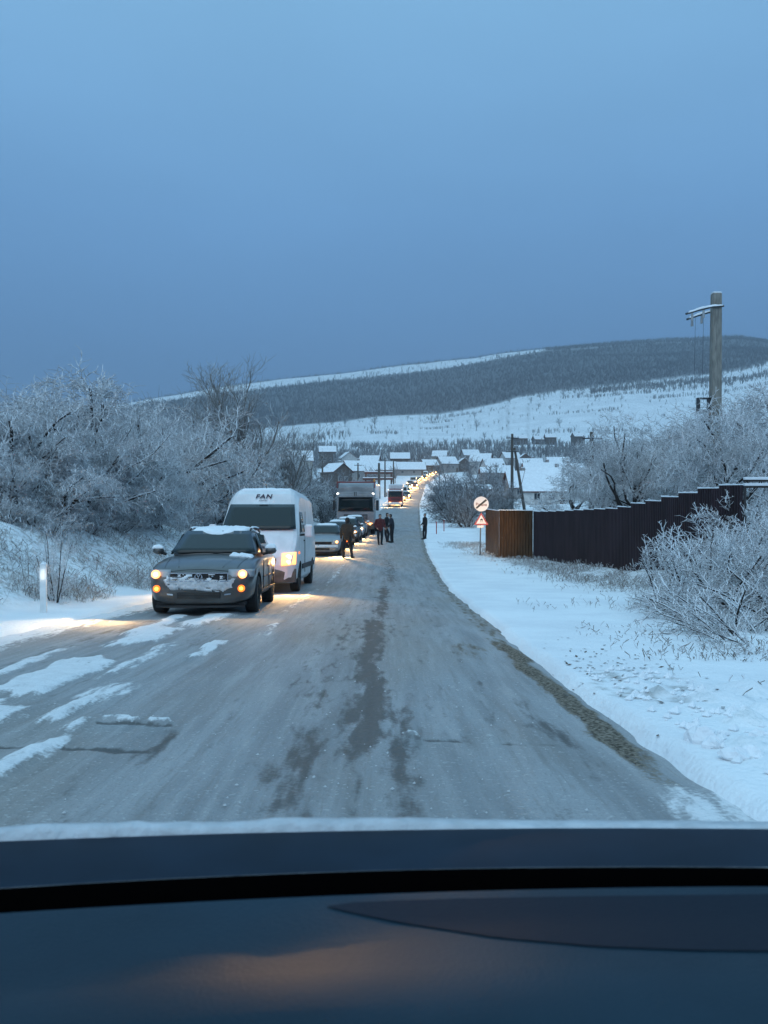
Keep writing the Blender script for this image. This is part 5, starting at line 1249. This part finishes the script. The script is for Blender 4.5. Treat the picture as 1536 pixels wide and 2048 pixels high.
# ------------------------------------------------------------------ houses
m_roof_snow = M('roof_snow', (.80, .82, .84), .8, var=.05, vscale=2, bump=.3, bscale=5); m_tile = M('roof_tile', (.10, .035, .025), .8, var=.3, vscale=5)
def wallm(n_, c): return M(n_, c, .9, var=.12, vscale=1.5)
m_w1 = wallm('cream_render', (.50, .45, .35)); m_w2 = wallm('white_render', (.55, .55, .53)); m_w3 = wallm('grey_render', (.28, .27, .26)); m_w4 = wallm('timber_wall', (.10, .085, .075)); m_w5 = wallm('yellow_render', (.52, .42, .17)); m_w6 = wallm('green_shed', (.34, .40, .36))
m_win = M('window_pane', (.03, .04, .05), .15); m_frame = M('window_frame', (.5, .5, .48), .6); m_door = M('door_wood', (.08, .045, .03), .7)
def house(px, row_ridge, y, width, depth, wall_h, label, wall, rot=0.0, gable_front=False, tile=m_tile, rise=None, wins=2, chimney=True, name='house', snow=True):
    x = (px - 768) / F * y; z0 = ground(x, y) if y < 290 else hill_z(x, y)
    h = CZ + (HR - row_ridge) / F * y - z0; wall_h = h - (rise or min(width, depth) * .38)
    o = empty(name, (x, y, z0), rot); tag(o, label, 'house' if name == 'house' else 'shed')
    a, b = width / 2, depth / 2; zt = h
    if gable_front:                                     # ridge runs along y
        rg = [(0, -b, zt), (0, b, zt)]; gab = [[(-a, -b), (a, -b)], [(-a, b), (a, b)]]
    walls = MB(); walls.box((0, 0, wall_h / 2 - 1), (width, depth, wall_h + 2))
    if gable_front:
        walls.add([(-a, -b, wall_h), (a, -b, wall_h), (0, -b, zt - .1), (-a, b, wall_h), (a, b, wall_h), (0, b, zt - .1)], [(0, 1, 2), (3, 5, 4), (0, 2, 5, 3), (1, 4, 5, 2), (0, 3, 4, 1)])
    else:
        walls.add([(-a, -b, wall_h), (-a, b, wall_h), (-a, 0, zt - .1), (a, -b, wall_h), (a, b, wall_h), (a, 0, zt - .1)], [(0, 2, 1), (3, 4, 5), (0, 3, 5, 2), (1, 2, 5, 4), (0, 1, 4, 3)])
    walls.build('wall', wall, o)
    e = .45; rf = MB(); sn = MB(); k = (zt - wall_h)
    for s in (-1, 1):
        if gable_front: P4 = [(s * (a + e), -b - e, wall_h - k * e / a), (s * (a + e), b + e, wall_h - k * e / a), (0, b + e, zt), (0, -b - e, zt)]
        else: P4 = [(-a - e, s * (b + e), wall_h - k * e / b), (a + e, s * (b + e), wall_h - k * e / b), (a + e, 0, zt), (-a - e, 0, zt)]
        rf.loft([[(p[0], p[1], p[2]) for p in P4], [(p[0], p[1], p[2] + .12) for p in P4]])
        sn.loft([[(p[0] * .985, p[1] * .985, p[2] + .124) for p in P4], [(p[0] * .97, p[1] * .97, p[2] + .30) for p in P4]])
    r_ = rf.build('roof', tile, o)
    if snow: sn.build('roof_snow', m_roof_snow, r_, bevel=.05)
    if chimney:
        cp = (a * .3, b * .25, zt + .2) if not gable_front else (a * .25, -b * .2, zt + .1)
        c_ = MB().box(cp, (.6, .6, 1.4)).build('chimney', m_w3, r_); MB().box((cp[0], cp[1], cp[2] + .78), (.7, .7, .16)).build('snow_cap', m_roof_snow, c_, bevel=.04)
    for q in range(wins):
        xx = -a + width * (q + 1) / (wins + 1)
        wd = MB().box((xx, -b - .02, wall_h * .55), (1.1, .10, 1.3)).build('window', m_frame, o)
        for s in (-1, 1): MB().box((xx + s * .25, -b - .075, wall_h * .55), (.42, .03, 1.1)).build('pane', m_win, wd)
    MB().box((a * .82, -b - .03, 1.0), (.9, .08, 2.0)).build('door', m_door, o)
    return o
hs = [
 (1098, 938, 150, 7.6, 9.5, 'snow-roofed house with exposed red gable right of the braced pole', m_w2, -.35, False, dict(rise=3.8)),
 (1040, 944, 175, 5.5, 6, 'small house with red-edged snowy roof just left of the red gable house', m_w3, .1, False, dict(rise=3.0)),
 (1085, 927, 205, 9, 8, 'long snowy-roofed house behind the red gable house', m_w3, .0, False, {}),
 (1125, 930, 190, 7, 8, 'house with pointed snowy gable right behind the red gable house', m_w2, .1, True, {}),
 (605, 903, 250, 5.4, 7, 'tall pale house with steep snowy roof above the white van', m_w1, .15, False, dict(rise=2.8)),
 (562, 915, 240, 8, 8, 'low yellow-walled house with snowy roof above the white van', m_w5, .1, False, dict(rise=2.4)),
 (672, 928, 230, 5.5, 8, 'house with dark pointed gable and white roof behind the lorry', m_w4, .55, True, {}),
 (713, 923, 270, 8, 9, 'white-roofed house above the lorry cab', m_w3, .45, False, {}),
 (764, 924, 330, 10, 8, 'long low white-roofed house behind the pole trio', m_w3, .1, False, {}),
 (815, 925, 370, 15, 8, 'longest low white-roofed building at the head of the queue', m_w3, .05, False, {}),
 (858, 920, 410, 7, 8, 'small dark house with hipped snowy roof left of the queue end', m_w4, .3, False, {}),
 (893, 914, 425, 9, 9, 'house with broad snowy roof directly behind the end of the queue', m_w3, .35, False, {}),
 (926, 917, 430, 8, 8, 'house with small dark gable right of the queue end', m_w4, .1, True, {}),
 (962, 908, 380, 9, 9, 'high snowy-roofed house above the round sign', m_w2, -.3, False, {}),
 (985, 918, 350, 8, 8, 'pale house partly behind the brown timber pole', m_w2, .2, False, {}),
 (1000, 932, 300, 9, 7, 'wide low snowy-roofed house between signs and brown pole', m_w1, .05, False, {}),
 (1060, 918, 330, 9, 8, 'snowy-roofed house far behind the red gable house', m_w3, .0, False, {}),
 (985, 936, 250, 7, 6, 'grey house with flat snowy roof low behind the signs', m_w3, .0, False, dict(rise=1.5)),
 (1075, 872, 640, 7, 7, 'tiny dark barn on the far field edge, leftmost of three', m_w4, .2, False, {}),
 (1100, 868, 640, 8, 7, 'tiny dark house on the far field edge, middle of three', m_w4, .0, False, {}),
 (1040, 870, 640, 10, 7, 'tiny dark shed on the far field edge above the brown pole', m_w4, .0, False, {}),
 (655, 893, 420, 8, 7, 'small house with snowy roof among trees left of the village', m_w4, .1, False, {}),
 (1020, 905, 450, 9, 8, 'snowy-roofed house high in the village left of the brown pole', m_w2, .3, False, {}),
 (1048, 908, 430, 8, 8, 'house with steep snowy roof right of the brown pole top', m_w4, .0, True, {}),
 (1115, 915, 400, 10, 8, 'low wide snowy-roofed house uphill right of the red gable', m_w3, -.1, False, {}),
 (1145, 928, 330, 8, 7, 'snow-covered cottage half hidden by the right-hand trees', m_w2, .2, False, {}),
 (940, 900, 470, 9, 8, 'small house high behind the dark gable house', m_w3, .2, False, {}),
 (880, 902, 480, 8, 8, 'pale cottage with snowy roof above the queue end', m_w1, -.2, False, {}),
 (740, 912, 400, 9, 8, 'snowy-roofed house uphill left of the pole trio', m_w3, -.2, False, {}),
 (695, 905, 430, 8, 8, 'small snow-topped house uphill above the lorry', m_w2, .3, True, {}),
 (800, 906, 450, 10, 8, 'snowy-roofed farmhouse uphill above the red lorry', m_w4, .0, False, {}),
 (1155, 866, 630, 8, 7, 'tiny brown house on the far slope left of the thick pole', m_w4, .2, False, {})]
for (px, row, y, wd, dp, lb, wl_, rt, gf, kw) in hs:
    house(px, row, y, wd, dp, 3, lb, wl_, rt, gf, **kw)
hb = bpy.data.objects['house']
g0 = MB(); a_, b_ = 3.8, 4.75
sh1 = house(952, 973, 118, 3.4, 3, 2, 'small pale green shed with flat snowy roof beside the round sign', m_w6, .0, False, rise=.4, wins=0, chimney=False, name='shed')
# red timber gateway above the lorry
gt = empty('timber_gateway', (P(757, 955, 200).x, 200, ground(P(757, 955, 200).x, 200))); tag(gt, 'dark red beam structure with snow beside the pole trio', 'gateway')
zz0 = gt.location.z
for row, wd in ((946, 6.6), (958, 7.4)):
    z_ = CZ + (HR - row) / F * 200 - zz0; bm_ = MB().box((0, 0, z_), (wd, .5, .45)).build('beam', m_tile, gt); MB().box((0, 0, z_ + .33), (wd, .5, .18)).build('snow_cap', m_roof_snow, bm_)
for xx in (-3, 0, 3): MB().box((xx, .1, 2.3), (.35, .35, 5.4)).build('post', m_door, gt)

# ------------------------------------------------------------------ our own car: bonnet edge, cowl, dashboard
m_dash = M('dash_plastic', (.016, .035, .052), .42, var=.12, vscale=5, bump=.12, bscale=300, spec=.07); m_insert = M('dash_insert', (.005, .012, .023), .6, bump=.1, bscale=300, spec=.12)
m_cowl = M('cowl', (.010, .020, .035), .6, var=.15, vscale=10, spec=.12); m_gap = M('shaded_gap', (.0015, .0015, .0017), .95, spec=.02)  # shade inside the windscreen gap is put into its near-black colour
own = empty('own_car', (0, 0, road_h(0, .8))); tag(own, "dark dashboard and cowl of the viewer's own car across the bottom", 'car')
oz = own.location.z
def band(rows, ys, name, mat, nx=40, smooth=True, x0=-.75, x1=.75, wob=0, solid=0):
    "surface whose rows are given as (photo row at left, mid, right), at depth y"
    mb = MB(); R_ = []
    for (rl, rm, rr_), yd in zip(rows, ys):
        ring = []
        for i in range(nx + 1):
            x = x0 + (x1 - x0) * i / nx; px = x / yd * F + 768
            row = np.interp(px, [-700, 0, 768, 1536, 2200], [rl + (rl - rm) * 1.2, rl, rm, rr_, rr_ + (rr_ - rm) * .3]); t = (px - 768) / 768
            a_ = (rl + rr_) / 2 - rm; row = rm + (rr_ - rl) / 2 * t + a_ * t * t
            yy = yd - .05 * (x / .6) ** 2
            ring.append((x, yy, CZ - (row - HR) / F * (.45 * yd + .55 * yy) - oz))
        R_.append(ring)
    mb.loft(R_, cap=False, closed=False); return mb.build(name, mat, own, smooth=smooth, solid=solid)
band([(1690, 1672, 1662), (1672, 1660, 1650), (1776, 1748, 1733)], [1.50, 1.06, .93], 'cowl', m_cowl)
band([(1776.5, 1748.5, 1733.5), (1890, 1860, 1850), (1890, 1860, 1850), (1838, 1806, 1783)], [.929, .925, .87, .862], 'windscreen_gap', m_gap, smooth=False)
band([(1827, 1796, 1772), (1836, 1806, 1783), (1900, 1862, 1840), (1990, 1950, 1930), (2150, 2120, 2110), (2500, 2500, 2500)], [.87, .855, .78, .66, .50, .42], 'dashboard', m_dash)
# inlaid darker panel on the dashboard
ins = MB(); up_, lo_ = [], []
for px in np.linspace(650, 1750, 40):
    u_ = np.interp(px, [650, 700, 800, 1000, 1250, 1536, 1750], [1824, 1816, 1811, 1806, 1802, 1799, 1798]); l_ = np.interp(px, [650, 700, 800, 1000, 1200, 1400, 1750], [1824, 1836, 1857, 1888, 1906, 1914, 1918]); up_.append((px, u_)); lo_.append((px, l_))
dash_o = [o for o in own.children if o.name.startswith('dashboard')][0]
dme = dash_o.data; pass
bvh = BVHTree.FromPolygons([v.co.copy() for v in dme.vertices], [tuple(p.vertices) for p in dme.polygons])
def on_dash(px, row):
    d = Vector(((px - 768) / F, 1, (HR - row) / F)).normalized(); o0 = Vector((0, 0, CZ - oz)); h_ = bvh.ray_cast(o0, d)[0]
    return (h_ + Vector((0, 0, .0012))) if h_ else None
rings = []
for (a, ua), (b, lb) in zip(up_, lo_):
    ring = [on_dash(a, ua + (lb - ua) * t) for t in np.linspace(0.0, 1, 7)]
    if all(ring): rings.append(ring)
if len(rings) > 3:
    ins.loft(rings, cap=False, closed=False); ins.build('dashboard_insert', m_insert, own, smooth=True)
# snow lying along the cowl edge
sm_ = MB(); R_ = []
for i in range(121):
    x = -.62 + 1.24 * i / 120; yd = 1.06 - .05 * (x / .6) ** 2; px = x / yd * F + 768; t = (px - 768) / 768; row = 1660 - 11 * t + 1 * t * t
    z_ = CZ - (row - HR) / F * (.45 * 1.06 + .55 * yd) - oz
    k_ = (.35 + 1.0 * fbm(np.array([x * 16]), np.array([.3]), 150)[0] ** 1.3) * np.interp(px, [0, 600, 820, 1050, 1536], [1.0, .85, .6, .18, .12]) * .014
    R_.append([(x, yd - .012, z_ - .002), (x, yd - .008, z_ + k_ * .6), (x, yd, z_ + k_), (x, yd + .014, z_ + k_ * .8), (x, yd + .03, z_ - .05)])
sm_.loft(R_, cap=False, closed=False).build('cowl_snow', M('frosty_snow', (.50, .53, .56), .8, var=.12, vscale=25, bump=.5, bscale=60), own, smooth=True)
# our own dipped headlamps, built on the car's nose below the frame
for s in (-1, 1):
    hl = MB().loft([[(s * .62 + math.cos(t) * .12 * f - .25, 2.05 + dy, .24 + math.sin(t) * .07 * f - .0) for t in [2 * math.pi * q / 14 for q in range(14)]] for dy, f in ((-.1, .8), (0, 1), (.02, .9))]).build('headlight', m_lens_off, own)
spot(own, (.37, 2.15, .30), (4.35, 37.4, -.62), 36000, 6.5, 1.0, (1, .74, .48))
spot(own, (-.87, 2.15, .30), (-4.75, 11.85, -.45), 3000, .8, .5, (1, .93, .82))

# ------------------------------------------------------------------ small things on the snow
cl = MB()
for _ in range(170):
    y = rnd.uniform(3.9, 7.5); s = rnd.uniform(.45, 1.5) * (1 - .05 * y); x = float(xr(y)) + s
    z = float(ground_full(np.array([x]), np.array([y]))[0]); r = rnd.uniform(.01, .04) * (1.6 if rnd.random() < .1 else 1)
    c = Vector((x, y, z + r * .3)); vs = [c + Vector((rnd.uniform(.7, 1.2) * r * a, rnd.uniform(.7, 1.2) * r * b, rnd.uniform(.6, 1.0) * r * e)) for a, b, e in ((1, 0, 0), (0, 1, 0), (-1, 0, 0), (0, -1, 0), (.3, .2, 1), (0, 0, -1))]
    cl.add(vs, [(0, 1, 4), (1, 2, 4), (2, 3, 4), (3, 0, 4), (1, 0, 5), (2, 1, 5), (3, 2, 5), (0, 3, 5)])
for px, row, r in ((1405, 1503, .075), (1432, 1515, .05), (1470, 1540, .06), (1505, 1535, .055), (1385, 1478, .035), (1525, 1500, .05), (1450, 1490, .03)):
    y = 1955 / (row - 1092); x = (px - 768) / F * y; z = float(ground_full(np.array([x]), np.array([y]))[0]); c = Vector((x, y, z + r * .35)); k0 = len(cl.v)
    vs = []
    for i in range(5):
        for j in range(8):
            t, f_ = math.pi * (i + .5) / 5, 2 * math.pi * j / 8; rr_ = r * rnd.uniform(.72, 1.2); vs.append(c + Vector((math.sin(t) * math.cos(f_) * 1.3, math.sin(t) * math.sin(f_), math.cos(t) * .85)) * rr_)
    cl.add(vs, [(i * 8 + j, i * 8 + (j + 1) % 8, (i + 1) * 8 + (j + 1) % 8, (i + 1) * 8 + j) for i in range(4) for j in range(8)] + [tuple(range(8))])
o = cl.build('snow_crumbs', m_snowcap, None); tag(o, 'crumbled snow lumps along the right road edge', None, None, 'stuff')
cl = MB()
for _ in range(170):
    y = 2.6 + 6 * rnd.random() ** 1.6; x = rnd.choice([rnd.gauss(-.3, .35), rnd.gauss(.25, .3), rnd.uniform(-2.6, 1.2)]); z = road_h(x, y)
    r = rnd.uniform(.003, .009); c = Vector((x, y, z + .008)); vs = [c + Vector((rnd.uniform(.7, 1.3) * r * a, rnd.uniform(.7, 1.3) * r * b, rnd.uniform(.6, 1.0) * r * e)) for a, b, e in ((1, 0, 0), (0, 1, 0), (-1, 0, 0), (0, -1, 0), (.2, .2, 1.2))]
    cl.add(vs, [(0, 1, 4), (1, 2, 4), (2, 3, 4), (3, 0, 4)])
o = cl.build('slush_crumbs', M('slush', (.5, .51, .52), .8), None); tag(o, 'ice crumbs scattered over the slushy road', None, None, 'stuff')
m_leaf = M('dead_leaf', (.10, .065, .045), .8, var=.3, vscale=30)
cl = MB()
for _ in range(130):
    y = rnd.gauss(7.4, .9); x = float(xr(y)) + abs(rnd.gauss(.55, .3)) + .1; z = float(ground_full(np.array([x]), np.array([y]))[0]) + .008; r = rnd.uniform(.012, .03); a = rnd.uniform(0, 6.28)
    d1 = Vector((math.cos(a), math.sin(a), rnd.uniform(-.1, .3))) * r; d2 = Vector((-math.sin(a), math.cos(a), rnd.uniform(-.1, .3))) * r * .5; c = Vector((x, y, z))
    cl.add([c - d1, c - d2, c + d1, c + d2], [(0, 1, 2, 3)])
o = cl.build('fallen_leaves', m_leaf, None); tag(o, 'brown fallen leaves on the snow beside the right road edge', None, None, 'stuff')

# ------------------------------------------------------------------ air
hz_ = MB().box((0, 1400, 175), (5200, 3300, 390)).build('haze', None, None); tag(hz_, 'thin blue winter haze filling the valley', None, None, 'stuff')
hm = bpy.data.materials.new('haze_air'); hm.use_nodes = True; n = hm.node_tree.nodes; n.clear()
ho = n.new('ShaderNodeOutputMaterial'); pv = n.new('ShaderNodeVolumePrincipled'); pv.inputs['Density'].default_value = .00036; pv.inputs['Color'].default_value = (.72, .84, .96, 1); pv.inputs['Anisotropy'].default_value = .2
hm.node_tree.links.new(pv.outputs[0], ho.inputs['Volume']); hz_.data.materials.append(hm)
